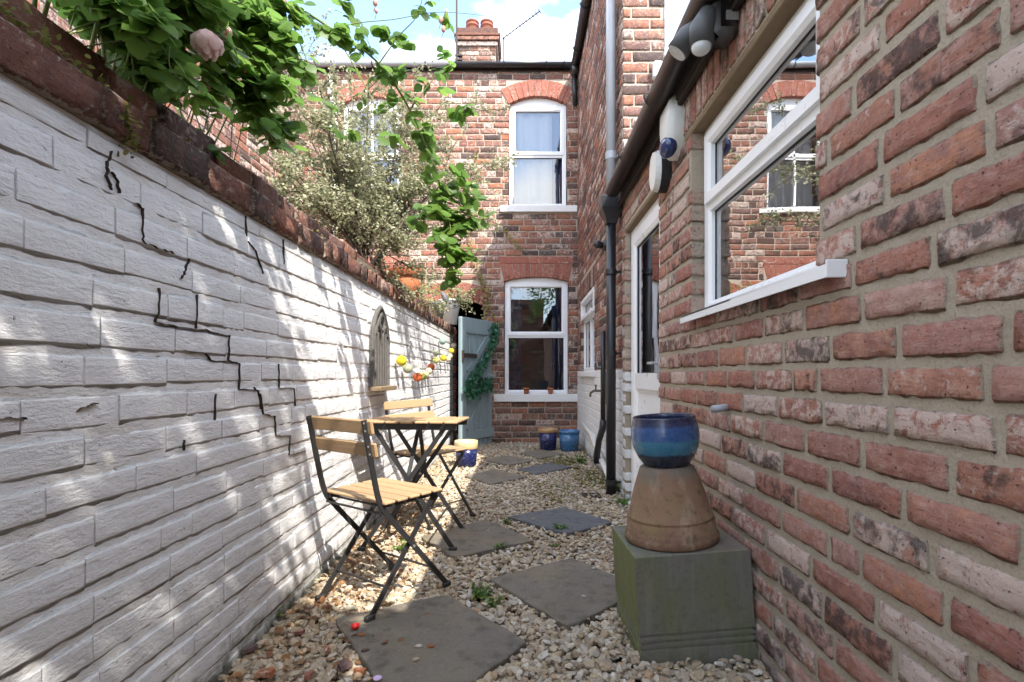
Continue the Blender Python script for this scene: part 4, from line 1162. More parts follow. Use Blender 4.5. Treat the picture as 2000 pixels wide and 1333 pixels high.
def leaf_cloud(Pp, D, Nn, size, T=LT):
    V, F = T; Rm = leaf_rots(D, Nn); N = len(Pp)
    pts = np.einsum('nij,kj->nki', Rm, V) * size[:, None, None] + Pp[:, None, :]
    return pts.reshape(-1, 3), (F[None] + (np.arange(N)*len(V))[:, None, None]).reshape(-1, 4)
LEAF_MESH = {}
def leaf_obj(name, p, d, nn, size, mat, parent, T=LT_ROUND, key='r'):
    k = (key, mat.name)
    if k not in LEAF_MESH:
        m = bpy.data.meshes.new(name); m.from_pydata([tuple(v) for v in T[0]], [], [tuple(int(i) for i in f) for f in T[1]])
        m.polygons.foreach_set('use_smooth', [True]*len(m.polygons)); m.update(); m.materials.append(mat); LEAF_MESH[k] = m
    o = bpy.data.objects.new(name, LEAF_MESH[k])
    Rm = leaf_rots(np.array([d]), np.array([nn]))[0]
    o.matrix_local = Matrix.Translation(p) @ Matrix(Rm.tolist()).to_4x4() @ Matrix.Scale(size, 4)
    link(o, parent)
    return o

# ---- climbing rose over the painted wall
rose = thing('climbing_rose', 'climbing rose with glossy green leaves arching over the white wall', 'rose bush', (-1.12, 1.5, 1.7))
RO = Vector(rose.location)
canes = []
canes.append(([(-1.08,1.75,1.70), P(330,150,1.80), P(440,70,1.86), P(560,16,1.95), P(650,58,2.05), P(740,125,2.15), P(800,215,2.2), P(850,330,2.25), P(865,400,2.25), P(884,470,2.25)], .0075, 1.35))
canes.append(([P(862,395,2.25), P(895,440,2.26), P(900,500,2.26), P(892,560,2.26)], .0022, 2.0))
canes.append(([P(858,365,2.25), P(835,390,2.26), P(820,430,2.26)], .0022, 1.8))
canes.append(([P(868,400,2.25), P(880,450,2.2), P(870,510,2.2)], .0022, 2.0))
canes.append(([P(650,58,2.05), P(700,45,2.05), P(770,38,2.08), P(860,24,2.1), P(962,33,2.12)], .0028, .35))
canes.append(([P(740,125,2.15), P(780,70,2.12), P(815,30,2.1), P(830,-30,2.1)], .003, .9))
canes.append(([P(700,92,2.1), P(690,30,2.1), P(640,-20,2.05)], .003, .9))
canes.append(([P(800,215,2.2), P(850,150,2.2), P(880,120,2.2)], .0025, .8))
canes.append(([P(820,260,2.22), P(870,200,2.2), P(905,215,2.2)], .0025, .9))
canes.append(([P(850,330,2.25), P(900,360,2.25), P(940,400,2.28)], .0025, 1.8))
canes.append(([P(865,400,2.25), P(905,420,2.28), P(945,430,2.3)], .0025, 2.0))
canes.append(([P(560,16,1.95), P(600,120,2.0), P(640,200,2.05), P(690,280,2.1)], .003, .35))
canes.append(([P(650,58,2.05), P(720,180,2.1), P(745,240,2.12), P(800,290,2.15)], .003, .5))
rr = random.Random(5)
for i in range(24):            # short shoots standing over the coping
    y0 = rr.uniform(1.15, 1.85); base = Vector((-1.08 + rr.uniform(-.04,.06), y0, 1.72))
    e = P(rr.uniform(165, 560), rr.uniform(-20, 190), 1.0)
    yy = rr.uniform(1.15, 1.9)
    px = VX - 1000 * (.98 + rr.uniform(-.12, .04)) / yy
    py = rr.uniform(-40, max(20, 60 + (px - 180) * .52))
    e = P(px, py, yy)
    mid = (base + e) / 2 + Vector((rr.uniform(-.05,.05), rr.uniform(-.1,.1), .12))
    canes.append(([base, mid, e, e + Vector((rr.uniform(.0,.08), rr.uniform(-.06,.06), -rr.uniform(.03,.08)))], .0018, 1.25))
for i in range(11):            # dense shaded growth just behind the coping
    yy = rr.uniform(1.05, 1.6); b0_ = Vector((-1.10, yy, 1.73)); e = Vector((-1.06 + rr.uniform(-.06,.08), yy + rr.uniform(-.1,.1), rr.uniform(1.84, 2.05)))
    canes.append(([b0_, (b0_+e)/2 + Vector((rr.uniform(-.04,.04), rr.uniform(-.06,.06), .02)), e], .0016, 3.2))
canes.append(([(-1.05,1.62,1.75), P(395,180,1.66), P(408,260,1.66), P(430,310,1.67)], .0025, 1.1))
canes.append(([(-1.05,1.75,1.75), P(470,190,1.78), P(510,240,1.78), P(545,290,1.78)], .0028, 1.4))
canes.append(([(-1.05,1.70,1.75), P(500,90,1.75), P(560,90,1.78), P(590,130,1.78)], .0028, 1.4))
for i in range(22):            # overhead rose canes out of view, added to dapple the near wall
    base = Vector((-1.06, rr.uniform(-.6, 1.35), 1.75))
    top = Vector((rr.uniform(-.95, -.55), base.y + rr.uniform(-.2, .3), rr.uniform(2.15, 2.75)))
    e = Vector((rr.uniform(-.75, -.25), top.y + rr.uniform(-.25, .25), top.z + rr.uniform(-.3, .15)))
    canes.append(([base, (base+top)/2 + Vector((-.05,0,.1)), top, e], .0045, 1.7))
LP, LD, LN, LS = [], [], [], []
cane_mb = MB()
for (pts, rad, dens) in canes:
    sp = spline(pts, 8)
    m = len(sp)
    MB().tube([p - RO for p in sp], [rad*(1 - .65*i/(m-1)) for i in range(m)], 6).build('cane', M['cane'], rose, True)
    Ltot = sum((sp[i+1]-sp[i]).length for i in range(m-1)); nl = int(Ltot * 26 * dens)
    for _ in range(nl):
        t = rr.uniform(.15, 1) ** .8 * (m - 1.001); i = int(t); p = sp[i].lerp(sp[i+1], t - i)
        d = Vector((rr.gauss(0,1), rr.gauss(0,1), rr.gauss(-.15,.6))).normalized()
        stalk = rr.uniform(.03, .07); k = rr.choice((3, 5, 5)); size0 = rr.uniform(.036, .062)
        axis_up = Vector((rr.gauss(.25,.45), rr.gauss(-.25,.45), 1)).normalized()
        side = d.cross(axis_up).normalized()
        for q in range(k):
            if q == 0: pp, dd = p + d*stalk, d
            else:
                s = 1 if q % 2 else -1; pos = .45 + .3*((q-1)//2)
                pp = p + d*stalk*pos*1.0; dd = (d*.5 + side*s*.9 + Vector((0,0,-.15))).normalized()
            pr = project(pp)
            if pr and 0 < pr[0] < 2000 and 0 < pr[1] < 1333:
                # keep the painted face of the wall clear, as in the photo
                if pr[0] < 600 and pr[1] > min(30 + (pr[0]-140)*1.05, 335): continue
            LP.append(pp); LD.append(dd); LN.append((axis_up + Vector((rr.gauss(0,.3), rr.gauss(0,.3), 0))).normalized()); LS.append(size0*rr.uniform(.75,1.1))
sco = []
for i, p in enumerate(LP):
    pr = project(p); s = 0
    if pr and -20 < pr[0] < 2000 and -20 < pr[1] < 1333: s = LS[i] / p.y
    sco.append(s)
order = np.argsort(-np.array(sco))
A = lambda L, ix: np.array([tuple(L[i]) for i in ix])
for i in order[:300]:
    leaf_obj('leaf', LP[i] - RO, tuple(LD[i]), tuple(LN[i]), LS[i], M['rose_leaf'], rose)
ix = order[300:]
fo = big_mesh('foliage', [leaf_cloud(A(LP, ix) - np.array(RO), A(LD, ix), A(LN, ix), np.array([LS[i] for i in ix]), LT_ROUND)], M['rose_leaf'], True, rose); fo['kind'] = 'stuff'
# bloom
def rose_flower(c, size, name='flower', tilt=(0, 0, -1)):
    rot = Vector((0, 0, 1)).rotation_difference(Vector(tilt)).to_matrix()
    head = None
    for ring, (n, r0, h, op) in enumerate(((3, .16, .62, .05), (5, .26, .60, .14), (6, .36, .52, .30))):
        for k in range(n):
            a0 = 2*math.pi*(k + .37*ring)/n; vs = []; U, Vn = 5, 5
            for j in range(Vn):
                t = j/(Vn-1); z = h*t - .02*ring; rad = (r0*math.sin(min(1, t*1.3)*math.pi/2) + op*.25*t*t) * (1 - .42*t**3)
                for i in range(U):
                    s = (i/(U-1) - .5); a = a0 + s*1.9*(.55 + .45*math.sin(t*math.pi))
                    zz = z - .10*abs(s)**2*4*t
                    vs.append(rot @ (Vector((rad*math.cos(a), rad*math.sin(a), zz)) * size) + Vector(c) - RO)
            fs = [(j*U+i, j*U+i+1, (j+1)*U+i+1, (j+1)*U+i) for j in range(Vn-1) for i in range(U-1)]
            if head is None: head = mesh_obj(name, vs, fs, M['petal'], rose, True)
            else: mesh_obj('petal', vs, fs, M['petal'], head, True)
    return head
rose_flower(P(402, 60, 1.30), .115, tilt=(.05, .12, -1))
rose_flower(P(430, 60, 1.62), .075, tilt=(.6, -.3, -.4))
for (px, py, Y, s) in ((478,134,1.7,.016), (407,168,1.6,.010), (733,6,2.1,.014), (861,40,2.1,.013), (866,58,2.1,.012), (552,36,1.9,.014), (735,22,2.1,.010), (555,2,1.9,.013), (872,24,2.1,.010)):
    q = P(px, py, Y) - RO
    b = MB().lathe([(.001, 1.4*s), (.5*s, 1.0*s), (.8*s, .2*s), (.6*s, -.6*s), (.2*s, -1.0*s)], 8, q).build('bud', M['bud'], rose, True)
    MB().tube([q + Vector((0,0,-s)), q + Vector((-.01,0.01,-.03))], .0012, 5).build('bud_stalk', M['cane'], b)

# ---- grey-green small-leaved bush behind the wall
bush = thing('grey_leaved_bush', 'twiggy grey-green small-leaved bush spreading from the wall top', 'bush', (-1.14, 3.7, 1.62))
BO = Vector(bush.location); br = random.Random(17)
def grow(p, d, L, r, depth, mb, tips):
    n = 5; pts = [p]; q = p.copy(); dd = d.copy()
    for i in range(n):
        dd = (dd + Vector((br.gauss(0,.16), br.gauss(0,.16), br.gauss(.0,.13)))).normalized(); q = q + dd*L/n; pts.append(q.copy())
    mb.tube([x - BO for x in pts], [r*(1-.55*i/n) for i in range(n+1)], 5, False)
    for i, x in enumerate(pts[1:]):
        tips.append((x, dd, depth))
    if depth > 0:
        for _ in range(br.choice((2, 3, 3, 4))):
            k = br.randrange(1, n+1); b = pts[k]
            nd = (dd*.6 + Vector((br.gauss(0,.75), br.gauss(0,.75), br.gauss(.05,.55)))).normalized()
            grow(b, nd, L*br.uniform(.5,.8), r*.55, depth-1, mb, tips)
tips = []; tw = MB(); main = MB()
stems = []
for (ex, ey, Y) in ((560,180,3.4), (610,110,3.7), (650,330,3.5), (680,210,3.8), (720,160,3.9), (760,330,3.9), (800,400,3.9), (830,290,4.0), (880,345,4.0), (600,380,3.2), (560,320,3.1), (700,420,3.7), (780,250,3.8), (640,260,3.2)):
    e = P(ex, ey, Y); b = Vector((-1.12 + br.uniform(-.06,.06), 3.7 + br.uniform(-.12,.12), 1.68))
    mid = (b+e)/2 + Vector((0, 0, .06)); sp = spline([b, mid, e], 7)
    MB().tube([x - BO for x in sp], [.014*(1-.7*i/(len(sp)-1)) for i in range(len(sp))], 6).build('stem', M['twig'], bush, True)
    for x, i in [(sp[i], i) for i in range(4, len(sp))]:
        d = (sp[min(i+1, len(sp)-1)] - sp[i-1]).normalized()
        for _ in range(1):
            nd = (d*.7 + Vector((br.gauss(0,.7), br.gauss(0,.7), br.gauss(0,.55)))).normalized()
            grow(x, nd, br.uniform(.16,.30), .0042, 2, tw, tips)
# low sprays creeping along the wall top and long whips over the facade side
for (pts) in ([P(740,300,3.9), P(830,230,4.2), P(960,215,4.4)], [P(780,470,3.9), P(860,440,4.1), P(960,430,4.3)], [P(760,500,3.8), P(830,540,4.0), P(900,580,4.1)],
              [P(800,320,4.0), P(900,335,4.2), P(985,318,4.4)], [P(720,480,3.6), P(790,560,3.9), P(850,600,4.1)]):
    sp = spline(pts, 8); tw.tube([x - BO for x in sp], [.004*(1-.6*i/(len(sp)-1)) for i in range(len(sp))], 5, False)
    for i in range(2, len(sp)):
        d = (sp[min(i+1, len(sp)-1)] - sp[i-1]).normalized()
        nd = (d*.8 + Vector((br.gauss(0,.6), br.gauss(0,.6), br.gauss(0,.4)))).normalized(); grow(sp[i], nd, br.uniform(.08,.16), .003, 1, tw, tips)
t_o = tw.build('twigs', M['twig'], bush); t_o['kind'] = 'stuff'
bp, bd_, bn, bs = [], [], [], []
for (x, d, dep) in tips:
    pr = project(x)
    if pr and pr[1] > 180 + max(0, pr[0]-300)*.56 + 130 and pr[0] < 880: continue
    for _ in range(3 if dep < 2 else 2):
        o = Vector((br.gauss(0,.016), br.gauss(0,.016), br.gauss(0,.016)))
        bp.append(x + o); bd_.append((d*.5 + Vector((br.gauss(0,.7), br.gauss(0,.7), br.gauss(.15,.6))))); bn.append(Vector((br.gauss(.2,.6), br.gauss(-.2,.6), 1))); bs.append(br.uniform(.013,.026))
al = range(len(bp))
fo = big_mesh('foliage', [leaf_cloud(A(bp, al) - np.array(BO), A(bd_, al), A(bn, al), np.array(bs), LT)], M['grey_leaf'], True, bush); fo['kind'] = 'stuff'

# ---- dry vine and yellowing creeper on the far house and along the coping
def creeper(name, label, cat, routes, lm, dens, lsize, stem_mat, seed, r=.003, drift=.02):
    cr_ = random.Random(seed); o0 = Vector(routes[0][0])
    root = thing(name, label, cat, o0); a1, a2, a3, a4 = [], [], [], []
    for route in routes:
        sp = spline(route, 8); sp = [x + Vector((cr_.gauss(0,drift*.4), cr_.gauss(0,drift*.15), cr_.gauss(0,drift*.4))) for x in sp]
        MB().tube([x - o0 for x in sp], [r*(1-.6*i/(len(sp)-1)) for i in range(len(sp))], 5).build('stem', stem_mat, root, True)
        for i in range(len(sp)-1):
            for _ in range(int(dens) + (cr_.random() < dens % 1)):
                x = sp[i].lerp(sp[i+1], cr_.random())
                a1.append(x + Vector((cr_.gauss(0,drift), cr_.gauss(-.01,drift*.5), cr_.gauss(0,drift)))); a2.append(Vector((cr_.gauss(0,1), cr_.gauss(-.3,.5), cr_.gauss(-.3,.7))))
                a3.append(Vector((cr_.gauss(.2,.5), -1 + cr_.gauss(0,.4), .7))); a4.append(lsize*cr_.uniform(.7,1.3))
    if a1:
        q = range(len(a1)); f = big_mesh('foliage', [leaf_cloud(A(a1,q) - np.array(o0), A(a2,q), A(a3,q), np.array(a4), LT)], lm, True, root); f['kind'] = 'stuff'
    return root
F1 = FY - .04
creeper('dry_creeper', 'dry straw-coloured creeper hanging on brick beside the garden gate', 'creeper',
        [[P(938,545,F1), P(950,590,F1), P(944,630,F1), P(955,660,F1-.02), P(962,700,F1)], [P(905,395,F1), P(930,430,F1), P(985,450,F1), P(1018,490,F1)], [P(925,420,F1), P(915,470,F1), P(935,530,F1), P(942,560,F1)],
         [P(930,300,F1), P(932,360,F1), P(925,430,F1)], [P(955,560,F1), P(958,610,F1), P(970,640,F1)]], M['yellow_leaf'], 3.0, .035, M['dry_vine'], 3)
creeper('yellow_creeper', 'yellowing leafy creeper along the wall end over the dark passage', 'creeper',
        [[P(820,560,6.6), P(850,565,6.8), P(890,570,7.1), P(935,566,7.22)], [P(812,570,6.2), P(835,590,6.4), P(850,610,6.5)], [P(790,580,5.6), P(808,575,6), P(830,560,6.4)], [P(770,540,5.2), P(785,565,5.4), P(800,590,5.6)]],
        M['yellow_leaf'], 3.0, .045, M['dry_vine'], 4, drift=.035)
creeper('wall_top_ivy', 'mossy creeping plant growing in the coping joints', 'creeper',
        [[(-.99,.80,1.635), (-.975,.95,1.645), (-.965,1.05,1.635), (-.955,1.16,1.60), (-.94,1.22,1.57), (-.93,1.235,1.50)], [(-1.0,1.1,1.63),(-.99,1.35,1.63),(-.99,1.55,1.62)], [(-.99,2.1,1.62),(-.99,2.5,1.62),(-.99,3.0,1.62)]],
        M['moss'], 7.0, .013, M['dry_vine'], 6, r=.0015, drift=.013)

# ---- weeds in the gravel
def weed(px, py, n, size, label, mat='weed_leaf', z=.005, T=LT, name='weed'):
    p0 = G(px, py, z); root = thing(name, label, 'weed', p0, 0, None)
    a1, a2, a3, a4 = [], [], [], []; wr = random.Random(int(px*7+py)); mb = MB()
    for _ in range(n):
        a = wr.uniform(0, 6.28); d = Vector((math.cos(a), math.sin(a), wr.uniform(.2, 1.3))).normalized(); L = size*wr.uniform(.5, 1.3)
        e = d*L; mb.tube([(0,0,0), e*.5 + Vector((0,0,.004)), e], .0009, 4, False)
        for t in (.55, .75, .95, 1.0):
            a1.append(e*t); a2.append(d*.4 + Vector((wr.gauss(0,1), wr.gauss(0,1), wr.gauss(.1,.4)))); a3.append(Vector((wr.gauss(0,.4), wr.gauss(0,.4), 1))); a4.append(size*.36*wr.uniform(.6,1.3))
    mb.build('stems', M['weed_leaf'], root)['kind'] = 'stuff'
    q = range(len(a1)); f = big_mesh('foliage', [leaf_cloud(A(a1,q), A(a2,q), A(a3,q), np.array(a4), T)], M[mat], True, root); f['kind'] = 'stuff'
weed(940, 1165, 26, .05, 'bright green feathery weed by the edge of the large brown slab')
weed(965, 1183, 18, .04, 'second small green weed between the two large brown slabs')
weed(1092, 1036, 20, .04, 'green weed at the front edge of the dark slate slab')
weed(785, 1075, 14, .045, 'leafy green weed in the gravel under the front chair', T=LT_ROUND)
weed(975, 1072, 16, .035, 'small weed on the right edge of the slab under the table')
weed(990, 1022, 14, .035, 'small weed between table slab and dark slate slab')
weed(532, 1208, 16, .04, 'mossy weed clinging to the white wall foot')
weed(1212, 960, 26, .10, 'straggly green weed at the foot of the downpipe')
weed(1215, 985, 20, .06, 'low weed at the foot of the white door frame')
weed(1135, 905, 26, .07, 'scrubby weed beside the blue pot against the white wall')
weed(1085, 1070, 12, .03, 'tiny weed in the open gravel before the green pedestal')
# moss over the gravel on the door side
mN = 5200; mx_, my_ = rng.normal(.52, .22, mN), rng.uniform(3.7, 6.6, mN)
kp = (mx_ < .78) & (mx_ > .0)
for p in slab_polys: kp &= ~inside(p, mx_, my_)
mx_, my_ = mx_[kp], my_[kp]; mN = len(mx_)
kp = (np.sin(mx_*9 + my_*3) + np.sin(my_*5 - mx_*4) + rng.normal(0, .5, mN)) > .1
mx_, my_ = mx_[kp], my_[kp]; mN = len(mx_)
mo = big_mesh('moss', [leaf_cloud(np.stack([mx_, my_, rng.uniform(.0, .012, mN)], 1), rng.normal(0, 1, (mN, 3)) * [1, 1, .3], np.tile([0, 0, 1.0], (mN, 1)) + rng.normal(0, .3, (mN, 3)), rng.uniform(.012, .028, mN), LT)], M['moss'], True)
mo['kind'] = 'stuff'; mo['label'] = 'patchy yellow-green moss over the gravel by the door'; mo['category'] = 'moss'
# dry leaf litter by the wall
mN = 420; lx = -.94 + np.abs(rng.normal(0, .22, mN)); ly = rng.uniform(1.45, 4.2, mN)
kp = lx < -.3; lx, ly = lx[kp], ly[kp]; mN = len(lx)
lo = big_mesh('leaf_litter', [leaf_cloud(np.stack([lx, ly, rng.uniform(.006, .018, mN)], 1), rng.normal(0, 1, (mN, 3)) * [1, 1, .2], np.tile([0, 0, 1.0], (mN, 1)) + rng.normal(0, .35, (mN, 3)), rng.uniform(.014, .034, mN), LT)], M['litter'], True)
lo['kind'] = 'stuff'; lo['label'] = 'brown dry leaf litter along the foot of the white wall'; lo['category'] = 'leaf litter'

# ------------------------------------------------------------------ garden gate
g1 = Vector((-.425, 7.19, 0)); g0 = Vector((-.80, 6.52, 0))
gd = (g1 - g0); GL = gd.length
gate = thing('garden_gate', 'blue-grey painted plank gate standing ajar at the yard end', 'gate', g0, math.atan2(gd.y, gd.x))
GH = 1.71; zb = .0
npl = 7; pw = GL / npl
for i in range(npl):           # local y- is the yard-facing side
    hgt = GH - random.uniform(0, .012)
    MB().bbox(i*pw+.005, (i+1)*pw-.005, -.012, .012, zb, hgt, .004).build('plank', M['gate'], gate)
MB().bbox(0, .12, -.036, -.0125, zb+.02, GH-.01, .004).build('stile', M['gate'], gate)
MB().bbox(.124, GL, -.034, -.0125, GH-.21, GH-.01, .004).build('rail', M['gate'], gate)
MB().bbox(.124, GL, -.034, -.0125, .86, .98, .004).build('rail', M['gate'], gate)
MB().bbox(.124, GL, -.034, -.0125, .10, .22, .004).build('rail', M['gate'], gate)
for (za, zc) in ((.225, .85), (.985, GH-.22)):
    MB().bar((.17, -.022, za), (GL-.1, -.022, zc), .085, .018, (0, 1, 0)).build('brace', M['gate'], gate)
MB().bbox(.01, .34, -.052, -.037, 1.18, 1.235, .003).tube([(.02,-.05,1.13),(.02,-.05,1.27)], .018, 8).build('hinge_strap', M['iron'], gate)
MB().bbox(.25, .50, -.046, -.035, .88, .92, .003).tube([(.13,-.05,.90),(.13,-.07,.86),(.13,-.05,.80)], .008, 6).build('latch', M['iron'], gate)
gl = thing('ivy_garland', 'artificial green ivy garland draped across the garden gate', 'garland', g0 + Vector((0, 0, 1.2)), gate.rotation_euler.z)
gr = random.Random(9)
route = spline([(GL-.02,-.07,.42), (GL-.10,-.08,.22), (.44,-.085,-.05), (.20,-.09,-.26), (.08,-.09,-.40), (.14,-.09,-.48), (.30,-.085,-.45), (.52,-.08,-.36), (.55,-.08,-.42)], 10)
MB().tube(route, .006, 6).build('stem', M['cane'], gl)
a1, a2, a3, a4 = [], [], [], []
for i in range(len(route)-1):
    for _ in range(15):
        x = route[i].lerp(route[i+1], gr.random())
        a1.append(x + Vector((gr.gauss(0,.035), gr.gauss(-.015,.02), gr.gauss(0,.035)))); a2.append(Vector((gr.gauss(0,1), gr.gauss(-.3,.4), gr.gauss(-.2,1)))); a3.append(Vector((gr.gauss(0,.5), -1, gr.gauss(.3,.5)))); a4.append(gr.uniform(.03,.055))
q = range(len(a1)); f = big_mesh('foliage', [leaf_cloud(A(a1,q), A(a2,q), A(a3,q), np.array(a4), LT)], M['garland_leaf'], True, gl); f['kind'] = 'stuff'

# ------------------------------------------------------------------ gothic wall ornament
orn = thing('gothic_window_ornament', 'grey gothic arched window ornament hanging on the white wall', 'ornament', (LX + .012, 3.38, .885), R(90))
M['orn_grey'] = plain('weathered_silver_wood', (0.10, 0.092, 0.082), 0.75, 0.25, 0.6, 45, 0.003)
M['orn_mirror'] = plain('dull_mirror', (0.62, 0.64, 0.67), 0.22, 0.5, 0.2, 8, 0, 0.85)
ow, oh, osp = .185, .52, .30     # half width, height, spring line
def gothic(wd, sp, n=10, inset=0):
    """right half of a pointed arch"""
    Rr = wd*2.0; amax = math.acos((Rr - wd)/Rr); pts = []
    for k in range(n+1):
        a = amax*k/n; pts.append((Rr*math.cos(a) - (Rr - wd), sp + Rr*math.sin(a)*(oh-osp)/(Rr*math.sin(amax))))
    return pts
half = gothic(ow, osp)
outl = [(-ow, 0), (ow, 0)] + half + [(-x, z) for x, z in reversed(half[:-1])]
MB().prism(outl, -.012, .0).build('mirror_back', M['orn_mirror'], orn)
pth = [(x, -.028, z) for x, z in [(ow, 0)] + half + [(-x, z) for x, z in reversed(half[:-1])] + [(-ow, 0)]]
MB().tube([(x, -.016, z) for x, y, z in pth], .014, 8).build('outer_frame', M['orn_grey'], orn)
for x in (-.12, -.06, 0, .06, .12):
    MB().bbox(x-.008, x+.008, -.024, -.0125, .0, osp + (.05 if x else .08), .003).build('mullion', M['orn_grey'], orn)
for s in (-1, 1):
    h2 = [(s*(.093 + (x/ow)*.088), -.026, osp - .02 + (z-osp)*.55) for x, z in half]; h3 = [(s*(.093 - (x/ow)*.088), -.026, osp - .02 + (z-osp)*.55) for x, z in half]
    MB().tube(h2, .008, 6).tube(h3, .008, 6).build('tracery', M['orn_grey'], orn)
    MB().tube([(s*x*.75, -.026, osp + (z-osp)*.85 - .01) for x, z in half[2:]], .008, 6).build('tracery', M['orn_grey'], orn)
MB().tube([(.055*math.cos(a), -.026, osp + .115 + .05*math.sin(a)) for a in [2*math.pi*k/16 for k in range(17)]], .008, 6).build('tracery', M['orn_grey'], orn)
MB().bbox(-ow-.02, ow+.02, -.075, .0, -.03, .0-.001, .004).build('ledge', M['lintel'], orn)

# ------------------------------------------------------------------ string of ball lanterns
sg = thing('ball_lantern_string', 'string of yellow, orange and pale green woven ball lanterns hung on the white wall', 'string lights', PW(784, 705, -.91))
SO = Vector(sg.location)
def ball_mat(name, col):
    t = NT(name); tcn = t.n('ShaderNodeTexCoord'); v = tcn.outputs['Object']
    nz = t.noise(t.stretch(v, (60, 60, 260)), 1, 4, .6, 1.5)
    c = t.mix(nz, tuple(x*.55 for x in col), tuple(min(1, x*1.15) for x in col))
    t.bsdf(c, .8, t.bump(nz, .003), spec=.2); return t.m
BC = {'y': ball_mat('yellow_thread', (.62,.50,.03)), 'o': ball_mat('orange_thread', (.55,.13,.04)), 'g': ball_mat('sage_thread', (.36,.38,.26)), 'l': ball_mat('lime_thread', (.50,.48,.14)), 'c': ball_mat('cream_thread', (.58,.50,.36)), 'm': ball_mat('mint_thread', (.28,.38,.33))}
balls = [(784,705,'y',.040),(796,720,'g',.039),(815.5,737,'o',.039),(826,736,'l',.036),(831,733,'g',.036),(837,725.5,'c',.034),(842,717,'o',.036),(851,704,'l',.036),(851.5,689.5,'g',.035),(866,700,'y',.037),(875,702,'c',.034),(879,696,'c',.032),(881.5,686,'y',.036),(886,676,'c',.037),(864,667,'m',.040)]
cpts = []
for (px, py, cc, r0) in balls:
    q = PW(px, py, -.905) - SO; cpts.append(q)
    MB().ico(q, r0, 3).build('ball', BC[cc], sg, True)
MB().tube(spline([q + Vector((.0,0,.02)) for q in cpts], 4), .0022, 5).build('cord', M['cord'], sg)

# ------------------------------------------------------------------ pots
def glaze(name, bands, rough=.12, wear=0.25):
    """bands: (z, colour) on the pot's own height"""
    t = NT(name); tcn = t.n('ShaderNodeTexCoord'); v = tcn.outputs['Object']; z = t.sepz(v)[2]
    zz = t.math('ADD', z, t.math('MULTIPLY', t.math('SUBTRACT', t.noise(v, 14, 4), .5), .012))
    c = t.ramp(t.step(zz, 0.0, bands[-1][0]), [(min(1, b[0]/bands[-1][0]), b[1]) for b in bands])
    n = t.noise(v, 38, 6, .65)
    c = t.mix(t.math('MULTIPLY', t.step(n, .52, .8), wear), c, (.5, .5, .48))
    t.bsdf(c, t.math('ADD', t.math('MULTIPLY', n, .25), rough), t.bump(t.noise(t.stretch(v, (4,4,60)), 1, 3), .0015), spec=.5, coat=.25); return t.m
M['bowl_glaze'] = glaze('banded_blue_glaze', [(0, (.012,.018,.04)), (.045, (.014,.022,.05)), (.052, (.035,.15,.25)), (.095, (.045,.18,.28)), (.102, (.025,.085,.24)), (.145, (.028,.08,.22)), (.152, (.02,.03,.085)), (.18, (.016,.022,.06))], .16, .12)
M['navy_glaze'] = glaze('navy_glaze', [(0, (.008,.012,.05)), (.20, (.012,.018,.10)), (.3, (.012,.018,.10))])
M['blue_glaze'] = glaze('mid_blue_glaze', [(0, (.03,.09,.20)), (.20, (.04,.14,.29)), (.3, (.04,.13,.27))])
M['tan_glaze'] = glaze('tan_rim_glaze', [(0, (.36,.19,.07)), (.3, (.42,.25,.10))], .3)
M['cream_glaze'] = glaze('cream_rim_glaze', [(0, (.62,.45,.22)), (.3, (.64,.48,.25))], .3)
M['potting_soil'] = plain('potting_soil', (.05,.036,.025), .95, .1, .3, 60, .006)
def garden_pot(name, label, loc, r, h, body, rim, rim_h=.05):
    t = thing(name, label, 'pot', loc)
    MB().lathe([(r*.80, 0), (r*.84, .008), (r*.93, h*.45), (r*.95, h-rim_h), (r*.88, h-rim_h), (r*.86, h*.3), (.001, h*.3)], 32).build('body', body, t, True)
    MB().lathe([(r*.955, h-rim_h+.001), (r, h-rim_h+.006), (r*1.02, h-.014), (r*.99, h), (r*.90, h-.004), (r*.885, h-rim_h+.001)], 32).build('rim', rim, t, True)
    MB().lathe([(.001, h-.055), (r*.885, h-.06)], 32).build('soil', M['potting_soil'], t)
    return t
garden_pot('garden_pot', 'navy glazed pot with tan rim standing under the lower window', (.335, 6.52, 0), .122, .275, M['navy_glaze'], M['tan_glaze'])
garden_pot('garden_pot', 'mid-blue glazed pot standing next to the navy pot against the white base', (.60, 6.45, 0), .132, .26, M['blue_glaze'], M['blue_glaze'], .04)
garden_pot('garden_pot', 'navy glazed pot with cream rim standing in front of the gate', (-.585, 5.40, 0), .122, .265, M['navy_glaze'], M['cream_glaze'], .085)
M['terracotta'] = plain('terracotta', (.33,.115,.05), .75, .2, .15, 25, .002)
for (px, lab) in ((1028, 'tiny terracotta pot at the gate end of the lower window sill'), (1076, 'tiny terracotta pot at the wing end of the lower window sill')):
    t = thing('mini_pot', lab, 'pot', (fx(px)*.985, FY-.015, fz(770)-.001), 0, 'terracotta pots on the sill')
    MB().lathe([(.028, 0), (.038, .062), (.030, .062), (.024, .01), (.001, .01)], 18).build('body', M['terracotta'], t, True)
    MB().lathe([(.037, .060), (.044, .062), (.045, .092), (.036, .092), (.034, .06)], 18).build('rim', M['terracotta'], t, True)
tpot = thing('terracotta_pot', 'large terracotta pot on the wall top under the grey bush', 'pot', (-1.16, 5.15, 1.735))
MB().lathe([(.12, 0), (.16, .20), (.13, .20), (.10, .02), (.001, .02)], 28).build('body', M['terracotta'], tpot, True)
MB().lathe([(.155, .195), (.178, .20), (.185, .26), (.178, .275), (.150, .275), (.145, .20)], 28).build('rim', M['terracotta'], tpot, True)
bk = thing('white_planter', 'white pail planter perched on the wall end by the dark passage', 'planter', (-.95, 6.75, 1.62))
